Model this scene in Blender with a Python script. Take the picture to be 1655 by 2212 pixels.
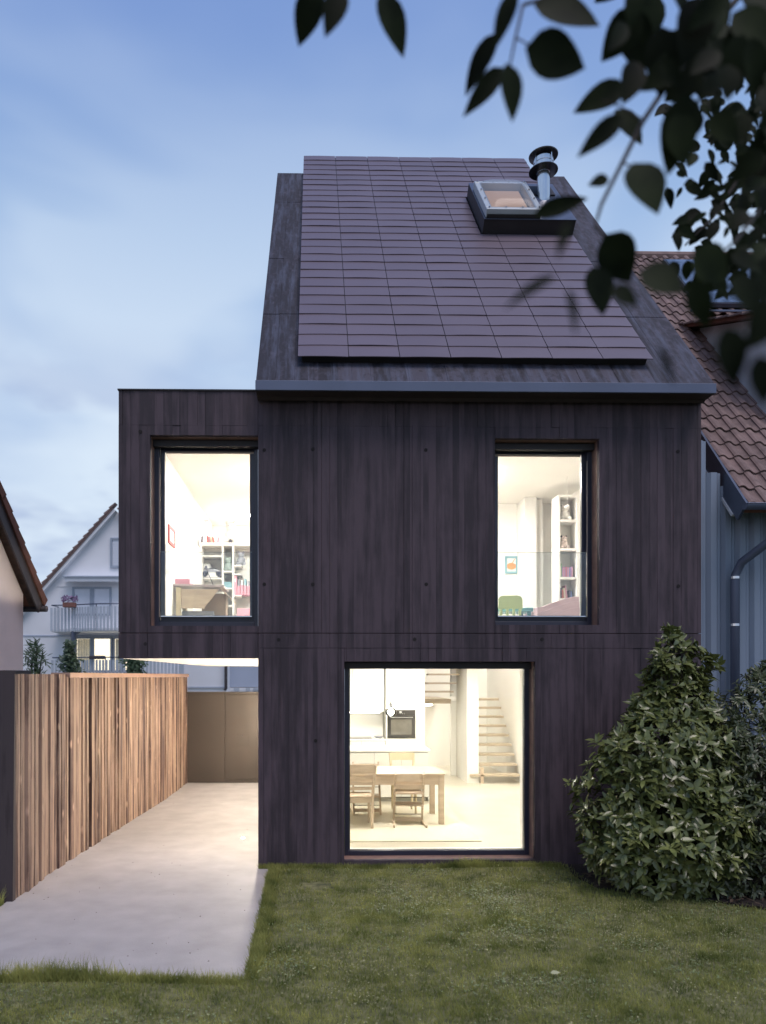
import bpy, math, random
import numpy as np
from mathutils import Vector, Matrix, Euler
for o in list(bpy.data.objects): bpy.data.objects.remove(o)
R = math.radians
rnd = random.Random(7)
nr = np.random.RandomState(11)
sc = bpy.context.scene
C = sc.collection

# ------------------------------------------------------------------ camera
EYE = 2.26; YAW = R(1.04); T = math.tan(YAW); FP = 1600.0; PX = 706.0; HY = 1460.0
cd = bpy.data.cameras.new('camera'); cam = bpy.data.objects.new('camera', cd); C.objects.link(cam)
cam.location = (0, 0, EYE); cam.rotation_euler = (R(90), 0, -YAW)
cd.sensor_fit = 'HORIZONTAL'; cd.sensor_width = 36; cd.lens = 36*FP/1655
cd.shift_x = (827.5-PX)/1655; cd.shift_y = (HY-1106)/1655
cd.clip_start = .05; cd.clip_end = 1500
cd.dof.use_dof = True; cd.dof.focus_distance = 9.6; cd.dof.aperture_fstop = 34.8/16
cd.dof.aperture_blades = 0
sc.camera = cam

# ------------------------------------------------------------------ dusk sky
w = bpy.data.worlds.new('World'); sc.world = w; w.use_nodes = True
nt = w.node_tree; nt.nodes.clear()
def N(t, ty, **kw):
    n = t.nodes.new(ty)
    for k, v in kw.items(): setattr(n, k, v)
    return n
def ramp(t, stops, interp='EASE'):
    n = N(t, 'ShaderNodeValToRGB'); cr = n.color_ramp; cr.interpolation = interp
    while len(cr.elements) < len(stops): cr.elements.new(.5)
    for e, (p, c) in zip(cr.elements, stops):
        e.position = p; e.color = (c, c, c, 1) if isinstance(c, (int, float)) else (*c, 1)
    return n
L = nt.links.new
sky = N(nt, 'ShaderNodeTexSky', sky_type='NISHITA', sun_disc=False)
sky.sun_elevation = R(4); sky.sun_rotation = R(215); sky.air_density = 1.2; sky.ozone_density = 3
tc = N(nt, 'ShaderNodeTexCoord'); sep = N(nt, 'ShaderNodeSeparateXYZ'); L(tc.outputs['Generated'], sep.inputs[0])
grad = ramp(nt, [(0, (.48, .57, .76)), (.16, (.46, .57, .77)), (.34, (.40, .53, .755)), (.50, (.29, .435, .70)), (.66, (.20, .315, .62)), (1, (.11, .20, .48))], 'LINEAR')
L(sep.outputs[2], grad.inputs[0])
mp = N(nt, 'ShaderNodeMapping'); mp.inputs['Scale'].default_value = (1.1, 1.1, 2.6); mp.inputs['Location'].default_value = (.35, .1, .2)
mp.inputs['Rotation'].default_value = (0, R(28), R(10))
L(tc.outputs['Generated'], mp.inputs[0])
cn = N(nt, 'ShaderNodeTexNoise'); cn.inputs['Scale'].default_value = 1.9; cn.inputs['Detail'].default_value = 3.5; cn.inputs['Roughness'].default_value = .45; cn.inputs['Distortion'].default_value = .25
L(mp.outputs[0], cn.inputs['Vector'])
cr_ = ramp(nt, [(.42, 0.0), (.60, 1.0)]); L(cn.outputs['Fac'], cr_.inputs[0])
# clouds thin out towards the zenith
el = ramp(nt, [(0, .95), (.30, .85), (.60, .22), (.85, .1)], 'LINEAR'); L(sep.outputs[2], el.inputs[0])
mu = N(nt, 'ShaderNodeMath', operation='MULTIPLY'); L(cr_.outputs[0], mu.inputs[0]); L(el.outputs[0], mu.inputs[1])
mxc = N(nt, 'ShaderNodeMix', data_type='RGBA'); L(mu.outputs[0], mxc.inputs[0]); L(grad.outputs[0], mxc.inputs[6]); mxc.inputs[7].default_value = (.70, .80, .91, 1)
# darker undersides in the low cloud bank
cn2 = N(nt, 'ShaderNodeTexNoise'); cn2.inputs['Scale'].default_value = 3.4; cn2.inputs['Detail'].default_value = 4; L(mp.outputs[0], cn2.inputs['Vector'])
c2r = ramp(nt, [(.42, 0.0), (.58, 1.0)]); L(cn2.outputs['Fac'], c2r.inputs[0])
el2 = ramp(nt, [(0, .95), (.26, .85), (.42, 0.0)], 'LINEAR'); L(sep.outputs[2], el2.inputs[0])
mu2 = N(nt, 'ShaderNodeMath', operation='MULTIPLY'); L(c2r.outputs[0], mu2.inputs[0]); L(el2.outputs[0], mu2.inputs[1])
mxd = N(nt, 'ShaderNodeMix', data_type='RGBA'); L(mu2.outputs[0], mxd.inputs[0]); L(mxc.outputs[2], mxd.inputs[6]); mxd.inputs[7].default_value = (.31, .39, .62, 1)
bg1 = N(nt, 'ShaderNodeBackground'); L(mxd.outputs[2], bg1.inputs[0]); bg1.inputs[1].default_value = 1.04
bg2 = N(nt, 'ShaderNodeBackground'); L(sky.outputs[0], bg2.inputs[0]); bg2.inputs[1].default_value = .02
ad = N(nt, 'ShaderNodeAddShader'); L(bg1.outputs[0], ad.inputs[0]); L(bg2.outputs[0], ad.inputs[1])
wo = N(nt, 'ShaderNodeOutputWorld'); L(ad.outputs[0], wo.inputs[0])

# weak afterglow of the set sun, from behind and to the right of the camera
sd = bpy.data.lights.new('afterglow', 'SUN'); sd.energy = 1.9; sd.angle = R(32); sd.color = (1, .88, .86)
sun = bpy.data.objects.new('afterglow', sd); C.objects.link(sun)
sun.rotation_euler = Vector((-.32, .62, -1.4)).to_track_quat('-Z', 'Y').to_euler()
sun['kind'] = 'structure'
vs = sc.view_settings; vs.view_transform = 'Standard'; vs.look = 'None'; vs.exposure = 0; vs.gamma = 1; vs.use_curve_mapping = False

# ------------------------------------------------------------------ picture ray helpers
CT, ST = math.cos(YAW), math.sin(YAW)
def XP(px, Y):
    u = (px-PX)/FP
    return Y*(u+T)/(1-u*T)
def W(px, py, Y):
    X = XP(px, Y); d = Y*CT+X*ST
    return Vector((X, Y, EYE+(HY-py)/FP*d))
def ZP(px, py, Y): return W(px, py, Y).z
def G(px, py, z=0):
    d = (z-EYE)/((HY-py)/FP); u = (px-PX)/FP
    return Vector((d*(ST+u*CT), d*(CT-u*ST), z))

# ------------------------------------------------------------------ mesh helpers
class MB:
    def __init__(s): s.v = []; s.f = []
    def add(s, vs, fs):
        b = len(s.v); s.v += [tuple(p) for p in vs]; s.f += [tuple(b+i for i in f) for f in fs]; return s
    def box(s, x0, x1, y0, y1, z0, z1):
        return s.hexa([(x0,y0,z0),(x1,y0,z0),(x1,y1,z0),(x0,y1,z0),(x0,y0,z1),(x1,y0,z1),(x1,y1,z1),(x0,y1,z1)])
    def hexa(s, p):
        return s.add(p, [(0,3,2,1),(4,5,6,7),(0,1,5,4),(1,2,6,5),(2,3,7,6),(3,0,4,7)])
    def bar(s, a, b, wx, wz, up=(0,0,1)):
        a = Vector(a); b = Vector(b); d = (b-a).normalized(); u = Vector(up)
        r = d.cross(u)
        if r.length < 1e-4: r = d.cross(Vector((0,1,0)))
        r.normalize(); u = r.cross(d).normalized()
        q = []
        for c in (a, b):
            for (i, j) in ((-1,-1),(1,-1),(1,1),(-1,1)): q.append(c+r*(i*wx/2)+u*(j*wz/2))
        return s.add(q, [(0,1,2,3)[::-1],(4,5,6,7),(0,1,5,4),(1,2,6,5),(2,3,7,6),(3,0,4,7)])
    def prism(s, poly, d):
        n = len(poly); d = Vector(d); v = [Vector(p) for p in poly]+[Vector(p)+d for p in poly]
        return s.add(v, [tuple(range(n))[::-1], tuple(range(n, 2*n))]+[(i, (i+1) % n, n+(i+1) % n, n+i) for i in range(n)])
    def tube(s, path, r, n=8, cap=True):
        path = [Vector(p) for p in path]; rs = r if isinstance(r, (list, tuple)) else [r]*len(path)
        b = len(s.v); u = None
        for i, p in enumerate(path):
            d = (path[min(i+1, len(path)-1)]-path[max(i-1, 0)]).normalized()
            if u is None:
                u = d.cross(Vector((0,0,1)))
                if u.length < 1e-3: u = d.cross(Vector((1,0,0)))
            u = (u-d*u.dot(d)).normalized(); v = d.cross(u)
            for k in range(n):
                a = 2*math.pi*k/n; s.v.append(tuple(p+(u*math.cos(a)+v*math.sin(a))*rs[i]))
        for i in range(len(path)-1):
            for k in range(n):
                s.f.append((b+i*n+k, b+i*n+(k+1) % n, b+(i+1)*n+(k+1) % n, b+(i+1)*n+k))
        if cap:
            s.f.append(tuple(b+k for k in range(n))[::-1]); e = b+(len(path)-1)*n; s.f.append(tuple(e+k for k in range(n)))
        return s
    def lathe(s, c, prof, n=20):
        c = Vector(c); b = len(s.v)
        for (r, z) in prof:
            for k in range(n):
                a = 2*math.pi*k/n; s.v.append((c.x+r*math.cos(a), c.y+r*math.sin(a), c.z+z))
        for i in range(len(prof)-1):
            for k in range(n): s.f.append((b+i*n+k, b+i*n+(k+1) % n, b+(i+1)*n+(k+1) % n, b+(i+1)*n+k))
        s.f.append(tuple(b+k for k in range(n))[::-1]); e = b+(len(prof)-1)*n; s.f.append(tuple(e+k for k in range(n)))
        return s

def obj(name, mb, m, parent=None, local=False, bev=0, smooth=False):
    me = bpy.data.meshes.new(name); off = Vector((0,0,0))
    if parent is not None and not local:
        p = parent
        while p: off += p.location; p = p.parent
    me.from_pydata([tuple(Vector(v)-off) for v in mb.v], [], mb.f); me.update()
    if m: me.materials.append(m)
    o = bpy.data.objects.new(name, me); C.objects.link(o)
    if parent: o.parent = parent
    if smooth:
        for p in me.polygons: p.use_smooth = True
    if bev:
        b = o.modifiers.new('bevel', 'BEVEL'); b.width = bev; b.segments = 2; b.limit_method = 'ANGLE'
    return o
def tag(o, label, cat, group=None):
    o['label'] = label; o['category'] = cat
    if group: o['group'] = group
    return o
def thing(name, label, cat, loc=(0,0,0), rz=0, group=None):
    o = bpy.data.objects.new(name, None); C.objects.link(o); o.empty_display_size = .1
    o.location = loc; o.rotation_euler = (0,0,rz); return tag(o, label, cat, group)
def struct(name, mb, m):
    o = obj(name, mb, m); o['kind'] = 'structure'; return o
def single(name, mb, m, label, cat, group=None, **kw):
    return tag(obj(name, mb, m, **kw), label, cat, group)
def npmesh(name, V, F, m, parent=None, smooth=False):
    me = bpy.data.meshes.new(name); k = F.shape[1]
    if parent is not None: V = V-np.array(parent.location)
    me.vertices.add(len(V)); me.vertices.foreach_set('co', V.astype(np.float32).ravel())
    me.loops.add(F.size); me.loops.foreach_set('vertex_index', F.astype(np.int32).ravel())
    me.polygons.add(len(F)); me.polygons.foreach_set('loop_start', np.arange(0, F.size, k, dtype=np.int32))
    me.polygons.foreach_set('loop_total', np.full(len(F), k, dtype=np.int32))
    me.update(calc_edges=True); me.validate()
    me.materials.append(m); o = bpy.data.objects.new(name, me); C.objects.link(o)
    if parent: o.parent = parent
    o['kind'] = 'stuff'
    return o

# ------------------------------------------------------------------ materials
def mat(name, col, rough=.6, metal=0, var=.12, scale=4, stretch=(1,1,1), bump=.0, bscale=None, rv=0, spec=.5, hue=None, trans=0, detail=6):
    m = bpy.data.materials.new(name); m.use_nodes = True; t = m.node_tree; l = t.links.new
    b = t.nodes['Principled BSDF']; b.inputs['Roughness'].default_value = rough; b.inputs['Metallic'].default_value = metal
    b.inputs['Specular IOR Level'].default_value = spec
    g = N(t, 'ShaderNodeNewGeometry'); mpn = N(t, 'ShaderNodeMapping'); mpn.inputs['Scale'].default_value = stretch; l(g.outputs['Position'], mpn.inputs[0])
    n = N(t, 'ShaderNodeTexNoise'); n.inputs['Scale'].default_value = scale; n.inputs['Detail'].default_value = detail; l(mpn.outputs[0], n.inputs['Vector'])
    c = Vector(col); h = Vector(hue) if hue else c
    rp = ramp(t, [(.3, tuple(c*(1-var))), (.7, tuple(min(1, x) for x in h*(1+var)))], 'LINEAR'); l(n.outputs['Fac'], rp.inputs[0])
    out = rp.outputs[0]
    if rv:
        oi = N(t, 'ShaderNodeObjectInfo'); mr = N(t, 'ShaderNodeMapRange'); mr.inputs['To Min'].default_value = 1-rv; mr.inputs['To Max'].default_value = 1+rv
        l(oi.outputs['Random'], mr.inputs['Value']); vm = N(t, 'ShaderNodeVectorMath', operation='SCALE'); l(out, vm.inputs[0]); l(mr.outputs[0], vm.inputs['Scale']); out = vm.outputs[0]
    l(out, b.inputs['Base Color'])
    if bump:
        bn = N(t, 'ShaderNodeTexNoise'); bn.inputs['Scale'].default_value = bscale or scale*6; bn.inputs['Detail'].default_value = 5; l(mpn.outputs[0], bn.inputs['Vector'])
        bu = N(t, 'ShaderNodeBump'); bu.inputs['Strength'].default_value = bump; bu.inputs['Distance'].default_value = .01; l(bn.outputs['Fac'], bu.inputs['Height']); l(bu.outputs[0], b.inputs['Normal'])
    if trans:
        tr = N(t, 'ShaderNodeBsdfTranslucent'); l(out, tr.inputs[0]); mx = N(t, 'ShaderNodeMixShader'); mx.inputs[0].default_value = trans
        l(b.outputs[0], mx.inputs[1]); l(tr.outputs[0], mx.inputs[2]); l(mx.outputs[0], t.nodes['Material Output'].inputs[0])
    return m
def emis(name, col, st):
    m = bpy.data.materials.new(name); m.use_nodes = True; t = m.node_tree; t.nodes.clear()
    e = N(t, 'ShaderNodeEmission'); e.inputs[0].default_value = (*col, 1); e.inputs[1].default_value = st
    o = N(t, 'ShaderNodeOutputMaterial'); t.links.new(e.outputs[0], o.inputs[0]); return m
def glass(name, tint=(.97,.98,.98), refl=1.0, rough=.0, ior=1.5, haze=0):
    m = bpy.data.materials.new(name); m.use_nodes = True; t = m.node_tree; t.nodes.clear(); l = t.links.new
    tr = N(t, 'ShaderNodeBsdfTransparent'); tr.inputs[0].default_value = (*tint, 1)
    gl = N(t, 'ShaderNodeBsdfGlossy'); gl.inputs['Roughness'].default_value = rough
    fr = N(t, 'ShaderNodeFresnel'); fr.inputs[0].default_value = ior
    ml = N(t, 'ShaderNodeMath', operation='MULTIPLY'); ml.inputs[1].default_value = refl; l(fr.outputs[0], ml.inputs[0])
    mx = N(t, 'ShaderNodeMixShader'); l(ml.outputs[0], mx.inputs[0]); l(tr.outputs[0], mx.inputs[1]); l(gl.outputs[0], mx.inputs[2])
    last = mx.outputs[0]
    if haze:
        df = N(t, 'ShaderNodeBsdfDiffuse'); df.inputs[0].default_value = (.7,.75,.8,1); m2 = N(t, 'ShaderNodeMixShader'); m2.inputs[0].default_value = haze
        l(last, m2.inputs[1]); l(df.outputs[0], m2.inputs[2]); last = m2.outputs[0]
    o = N(t, 'ShaderNodeOutputMaterial'); l(last, o.inputs[0]); return m

def board_concrete(name, base, light, axis='X', ys=.9, fine=.13, blot=.38, bw=.097, pale=None, pale_amt=.0, streak=.5, rough=.75, spots=0, rv=0, tone=.38, pstretch=(2.2,1.2,1.0)):
    """pigmented concrete cast against sawn boards: tone per board, long grain streaks, blotches, pale knots"""
    m = bpy.data.materials.new(name); m.use_nodes = True; t = m.node_tree; l = t.links.new
    b = t.nodes['Principled BSDF']; b.inputs['Specular IOR Level'].default_value = .35
    g = N(t, 'ShaderNodeNewGeometry'); sx = N(t, 'ShaderNodeSeparateXYZ'); l(g.outputs['Position'], sx.inputs[0])
    src = sx.outputs[0 if axis == 'X' else 1]
    wp = N(t, 'ShaderNodeTexNoise', noise_dimensions='1D'); wp.inputs['Scale'].default_value = 4.3; wp.inputs['Detail'].default_value = 1; l(src, wp.inputs['W'])
    wa = N(t, 'ShaderNodeMath', operation='MULTIPLY_ADD'); wa.inputs[1].default_value = .22; l(wp.outputs['Fac'], wa.inputs[0]); l(src, wa.inputs[2])
    dv = N(t, 'ShaderNodeMath', operation='DIVIDE'); dv.inputs[1].default_value = bw; l(wa.outputs[0], dv.inputs[0])
    fl = N(t, 'ShaderNodeMath', operation='FLOOR'); l(dv.outputs[0], fl.inputs[0])
    wn = N(t, 'ShaderNodeTexWhiteNoise', noise_dimensions='1D'); l(fl.outputs[0], wn.inputs['W'])
    def noise(sc_, s, det=6, off=None, rg=.55):
        mpn = N(t, 'ShaderNodeMapping'); mpn.inputs['Scale'].default_value = s
        if off is not None:
            cb = N(t, 'ShaderNodeCombineXYZ'); ml = N(t, 'ShaderNodeMath', operation='MULTIPLY'); ml.inputs[1].default_value = off
            l(wn.outputs['Value'], ml.inputs[0]); l(ml.outputs[0], cb.inputs[2]); va = N(t, 'ShaderNodeVectorMath', operation='ADD'); l(g.outputs['Position'], va.inputs[0]); l(cb.outputs[0], va.inputs[1]); l(va.outputs[0], mpn.inputs[0])
        else: l(g.outputs['Position'], mpn.inputs[0])
        n = N(t, 'ShaderNodeTexNoise'); n.inputs['Scale'].default_value = sc_; n.inputs['Detail'].default_value = det; n.inputs['Roughness'].default_value = rg; l(mpn.outputs[0], n.inputs['Vector']); return n
    s1 = (9, 9, ys) ; s2 = (60, 60, 1.6)
    n1 = noise(1.3, s1, 5, 13.0); n2 = noise(1.0, s2, 4, 9.0); n3 = noise(2.6, (1.5, 1.5, 1), 9, None, .66)
    m1 = N(t, 'ShaderNodeMath', operation='MULTIPLY_ADD'); l(wn.outputs['Value'], m1.inputs[0]); m1.inputs[1].default_value = tone; l(n1.outputs['Fac'], m1.inputs[2])
    m2 = N(t, 'ShaderNodeMath', operation='MULTIPLY_ADD'); l(n2.outputs['Fac'], m2.inputs[0]); m2.inputs[1].default_value = fine; l(m1.outputs[0], m2.inputs[2])
    m3 = N(t, 'ShaderNodeMath', operation='MULTIPLY_ADD'); l(n3.outputs['Fac'], m3.inputs[0]); m3.inputs[1].default_value = blot; l(m2.outputs[0], m3.inputs[2])
    rp = ramp(t, [(.34+(fine+blot)/2+tone/2, tuple(Vector(base))), (.50+(fine+blot)/2+tone/2, tuple((Vector(base)*.45+Vector(light)*.55))), (.66+(fine+blot)/2+tone/2, tuple(Vector(light)))], 'LINEAR')
    l(m3.outputs[0], rp.inputs[0]); out = rp.outputs[0]
    if pale:
        n4 = noise(1.7, pstretch, 9, 5.0, .65); r4 = ramp(t, [(.46, 0.0), (.70, pale_amt)], 'LINEAR'); l(n4.outputs['Fac'], r4.inputs[0])
        mx = N(t, 'ShaderNodeMix', data_type='RGBA'); l(r4.outputs[0], mx.inputs[0]); l(out, mx.inputs[6]); mx.inputs[7].default_value = (*pale, 1); out = mx.outputs[2]
    if spots:
        mpn = N(t, 'ShaderNodeMapping'); mpn.inputs['Scale'].default_value = (6, 6, 2.6) if axis != 'X' else (6, 6, 3); l(g.outputs['Position'], mpn.inputs[0])
        vo = N(t, 'ShaderNodeTexVoronoi'); vo.inputs['Scale'].default_value = 1.0; l(mpn.outputs[0], vo.inputs['Vector'])
        r5 = ramp(t, [(.06, spots), (.17, 0.0)], 'LINEAR'); l(vo.outputs['Distance'], r5.inputs[0])
        mx = N(t, 'ShaderNodeMix', data_type='RGBA'); l(r5.outputs[0], mx.inputs[0]); l(out, mx.inputs[6]); mx.inputs[7].default_value = (*(Vector(light)*1.5), 1); out = mx.outputs[2]
    if rv:
        oi = N(t, 'ShaderNodeObjectInfo'); mr = N(t, 'ShaderNodeMapRange'); mr.inputs['To Min'].default_value = 1-rv; mr.inputs['To Max'].default_value = 1+rv
        l(oi.outputs['Random'], mr.inputs['Value']); vm = N(t, 'ShaderNodeVectorMath', operation='SCALE'); l(out, vm.inputs[0]); l(mr.outputs[0], vm.inputs['Scale']); out = vm.outputs[0]
    l(out, b.inputs['Base Color'])
    rr = N(t, 'ShaderNodeMapRange'); rr.inputs['To Min'].default_value = rough-.18; rr.inputs['To Max'].default_value = rough+.1; l(n1.outputs['Fac'], rr.inputs['Value']); l(rr.outputs[0], b.inputs['Roughness'])
    bu = N(t, 'ShaderNodeBump'); bu.inputs['Strength'].default_value = .55; bu.inputs['Distance'].default_value = .006; l(m2.outputs[0], bu.inputs['Height'])
    n6 = noise(55, (1, 1, .25), 4); bu2 = N(t, 'ShaderNodeBump'); bu2.inputs['Strength'].default_value = .35; bu2.inputs['Distance'].default_value = .003
    l(n6.outputs['Fac'], bu2.inputs['Height']); l(bu.outputs[0], bu2.inputs['Normal']); l(bu2.outputs[0], b.inputs['Normal'])
    return m

M = dict(
 facade=board_concrete('facade_concrete', (.036,.027,.034), (.080,.058,.071), tone=.24),
 facade_glow=mat('reveal_glow_concrete', (.22,.130,.105), .75, var=.25, scale=6, bump=.3),  # lighter and warmer than the facade: window glow put into the colour
 roofc=board_concrete('roof_concrete', (.020,.019,.028), (.060,.056,.078), pale=(.095,.110,.165), pale_amt=.7, bw=.2, pstretch=(7,.7,.7)),
 soffitc=mat('dark_soffit', (.035,.024,.024), .8, var=.2),
 drivewall_lit=board_concrete('lit_wall_concrete', (.080,.046,.040), (.37,.255,.19), axis='Y', ys=.6, fine=.2, blot=.3, bw=.11, spots=.8, rv=.10, tone=.26),  # pale tan copy of the wall concrete, lamp light put into the colour
 wall_shaded=board_concrete('shaded_wall_concrete', (.030,.022,.024), (.055,.042,.045)),  # dark copy of the same concrete, shade put into the colour
 hole_shade=mat('tie_hole_shade', (.012,.009,.010), .9),
 panel=mat('solar_shingle', (.135,.105,.130), .40, var=.05, scale=1.5, rv=.06, spec=.55),
 black=mat('black_sheet', (.018,.016,.018), .55, var=.2),
 zinc=mat('zinc_trim', (.10,.12,.18), .45, metal=.3, var=.08, scale=2),
 frame=mat('window_frame', (.018,.019,.038), .35, var=.1, spec=.6),
 reflfr=mat('frame_rail', (.40,.33,.28), .5, var=.05),
 white=mat('white_plaster', (.82,.80,.74), .8, var=.02, scale=2),
 whiteup=mat('white_paint', (.84,.82,.78), .8, var=.02, scale=2),
 soffit=mat('white_soffit', (.82,.80,.75), .8, var=.02),
 kitchen=mat('white_lacquer', (.80,.79,.74), .3, var=.01),
 gap=mat('cabinet_gap', (.35,.34,.30), .6, var=.02),
 floor=mat('screed_floor', (.56,.51,.41), .32, var=.10, scale=1.3, bump=.03),
 rug=mat('rug', (.63,.58,.46), .95, var=.04, scale=40),
 wood=mat('pale_wood', (.52,.41,.30), .5, var=.12, scale=3, stretch=(1,1,6)),
 woodlt=mat('light_wood', (.66,.56,.38), .5, var=.08, scale=3),
 tread=mat('stair_tread', (.46,.38,.28), .55, var=.08, scale=6),
 steel=mat('steel', (.62,.64,.67), .18, metal=1, var=.04),
 rod=mat('steel_rod', (.12,.11,.10), .4, metal=.6),
 oven=mat('oven_glass', (.035,.032,.028), .12, var=.1, spec=.8),
 ovenwin=mat('oven_window', (.12,.11,.09), .1, var=.3, scale=3, spec=.8),
 gate=mat('gate_panel', (.062,.050,.041), .5, metal=.15, var=.10, scale=1.2, bump=.04),
 drive=mat('drive_concrete', (.355,.338,.338), .6, var=.11, scale=3, bump=.25, bscale=90, detail=12),
 copper=mat('copper_cap', (.42,.27,.20), .5, metal=.3, var=.1),
 tile=mat('clay_tile', (.165,.112,.104), .8, var=.18, scale=6, bump=.2, rv=.12, hue=(.205,.140,.128)),
 tileold=mat('old_tile', (.15,.062,.042), .85, var=.2, scale=5, bump=.3, rv=.2),
 clad=mat('cladding', (.22,.27,.35), .45, var=.06, scale=1.2, stretch=(1,1,.4), rv=.04, spec=.4),
 clad2=mat('cladding_pale', (.52,.56,.62), .5, var=.04, rv=.03),
 verge=mat('verge_metal', (.10,.12,.17), .35, metal=.6, var=.1),
 collector=mat('solar_glass', (.05,.07,.10), .06, var=.05, spec=1.0, metal=.75, hue=(.40,.48,.58)),
 pink=mat('pink_render', (.86,.76,.76), .9, var=.05, scale=2, bump=.15, bscale=70),
 brown=mat('brown_board', (.07,.04,.03), .7, var=.15, rv=.15),
 barge=mat('barge_board', (.055,.048,.052), .6, var=.15),
 render=mat('white_render', (.76,.78,.82), .9, var=.05, scale=.7, bump=.15, bscale=40),
 render2=mat('blue_render', (.42,.48,.60), .9, var=.04, scale=.7),
 balc=mat('balcony_slat', (.44,.49,.56), .6, var=.06, rv=.06),
 shutter=mat('roller_shutter', (.66,.70,.77), .6, var=.03),
 leafA=mat('laurel_leaf', (.085,.115,.035), .24, var=.35, scale=9, rv=.30, trans=.12, hue=(.15,.165,.055)),
 leafB=mat('privet_leaf', (.065,.088,.036), .34, var=.35, scale=9, rv=.3, trans=.12, hue=(.095,.112,.048)),
 leafC=mat('climber_leaf', (.06,.10,.05), .5, var=.35, scale=5, rv=.25, trans=.2),
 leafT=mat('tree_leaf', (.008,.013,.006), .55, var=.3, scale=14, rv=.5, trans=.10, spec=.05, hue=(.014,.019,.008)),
 twig=mat('twig', (.030,.022,.017), .8, var=.2),
 grass=mat('grass_blade', (.17,.225,.055), .6, var=.34, scale=3.2, trans=.4, hue=(.34,.34,.115), detail=4, spec=.2),
 lawn=mat('lawn_soil', (.095,.105,.042), .95, var=.35, scale=14, bump=.6, bscale=60, hue=(.16,.155,.07)),
 clover=mat('clover_leaf', (.15,.21,.09), .55, var=.3, scale=20, trans=.2, hue=(.26,.31,.15)),
 straw=mat('dry_clippings', (.34,.33,.17), .8, var=.3, scale=20),
 soil=mat('bark_soil', (.022,.014,.011), .95, var=.5, scale=18, bump=.8),
 ground=mat('ground_grass', (.045,.06,.028), .95, var=.3, scale=2, bump=.4),
 deadleaf=mat('dead_leaf', (.07,.045,.03), .8, var=.3, scale=8, rv=.4),
 glass=glass('window_glass', refl=.9), guard=glass('guard_glass', (.93,.955,.96), 1.2), dome=glass('acrylic_dome', (.85,.9,.95), .5, .2, haze=.14),
 pinkbox=mat('pink_card', (.62,.30,.36), .6, var=.05), red=mat('red_frame', (.50,.10,.10), .5, var=.05),
 grey=mat('grey_plastic', (.30,.31,.34), .45, var=.1), paper=mat('paper', (.75,.75,.72), .9, var=.06, scale=12),
 darktoy=mat('dark_plastic', (.06,.06,.08), .5), green=mat('green_plastic', (.46,.54,.28), .4, var=.03), blue=mat('blue_plastic', (.16,.36,.42), .4, var=.03),
 sofa=mat('lilac_fabric', (.52,.38,.42), .9, var=.06, scale=6), plush=mat('plush', (.78,.76,.72), .95, var=.05),
 verge2=mat('painted_frame', (.30,.35,.42), .5, var=.05), orange=mat('orange_print', (.70,.28,.10), .8), terra=mat('terracotta', (.22,.10,.08), .8),
 bluefr=mat('blue_frame', (.22,.38,.42), .5), flower=mat('flower', (.22,.15,.26), .8, var=.3, scale=30),
)
M['lampw'] = emis('lamp_warm', (1, .95, .87), 122)
M['lampu'] = emis('lamp_room', (1, .94, .88), 230)
M['lampc'] = emis('lamp_carport', (1, .88, .71), 950)
M['lampf'] = emis('lamp_far', (1, .88, .64), 1.6)
M['well_glow'] = emis('skylight_glow', (1, .62, .45), .42)
M['bulb'] = emis('bulb', (1, .93, .8), 60)

# ------------------------------------------------------------------ ground, drive, lawn
YF = 8.70
struct('ground', MB().box(-400, 400, -60, 800, -1.0, -.03), M['ground'])
XL, XS, XR = XP(256, YF), XP(557, YF), XP(1515, YF)
DR0, DR1, DF = -3.02, XP(582, 8.66), 5.5
# drive slab, its left edge follows the garden wall
dm = MB(); pts = [G(33,1945), G(143,1863), G(223,1813), G(304,1762), G(362,1725), G(391,1702), G(403,1693)]
poly = [(DR0, DF, -.03), (DR1, DF, -.03), (DR1, YF+.02, -.03), (XS+.01, YF+.02, -.03), (XS+.01, 18.5, -.03), (pts[-1].x-.2, 18.5, -.03)]
poly += [(p.x-.05, p.y, -.03) for p in pts[::-1]]
dm.prism(poly, (0, 0, .045)); struct('driveway', dm, M['drive'])
lm = MB()
nx, ny = 60, 36
lx = np.linspace(-5.5, 8, nx+1); ly = np.linspace(-2.0, 8.78, ny+1)
def lawn_z(x, y): return .012+.012*math.sin(x*2.1+y)+.01*math.sin(y*3.3-x*1.3)
lv = [(x, y, lawn_z(x, y)-(.05 if (DR0-.05 < x < DR1 and y > DF) else 0)) for y in ly for x in lx]
lf = [(j*(nx+1)+i, j*(nx+1)+i+1, (j+1)*(nx+1)+i+1, (j+1)*(nx+1)+i) for j in range(ny) for i in range(nx)
      if not (DR0-.2 < (lx[i]+lx[i+1])/2 < DR1+.02 and ly[j+1] > DF+.02)]
lm.add(lv, lf); struct('lawn', lm, M['lawn'])
# thin strips close the lawn against the drive
struct('lawn_edge', MB().box(DR1, DR1+.10, DF-.1, YF, -.03, -.004).box(DR0-.5, DR1, DF-.12, DF, -.03, -.004).box(DR0-.6, DR0-.004, DF, 7.6, -.03, -.004), M['lawn'])
def in_bed(x, y): return y > 7.62+.06*math.sin(x*7)-.42*max(0, min(1.4, x-3.1)) and x > 3.0
bed = []
for i in range(25): 
    x = 3.0+i*.2; bed.append((x, 7.62+.06*math.sin(x*7)-.42*max(0, min(1.4, x-3.1)), .012))
struct('planting_bed', MB().prism([(2.95, 8.7, .012), (2.92, 8.2, .012)]+bed+[(7.9, 8.7, .012)], (0,0,.022)), M['soil'])

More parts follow.
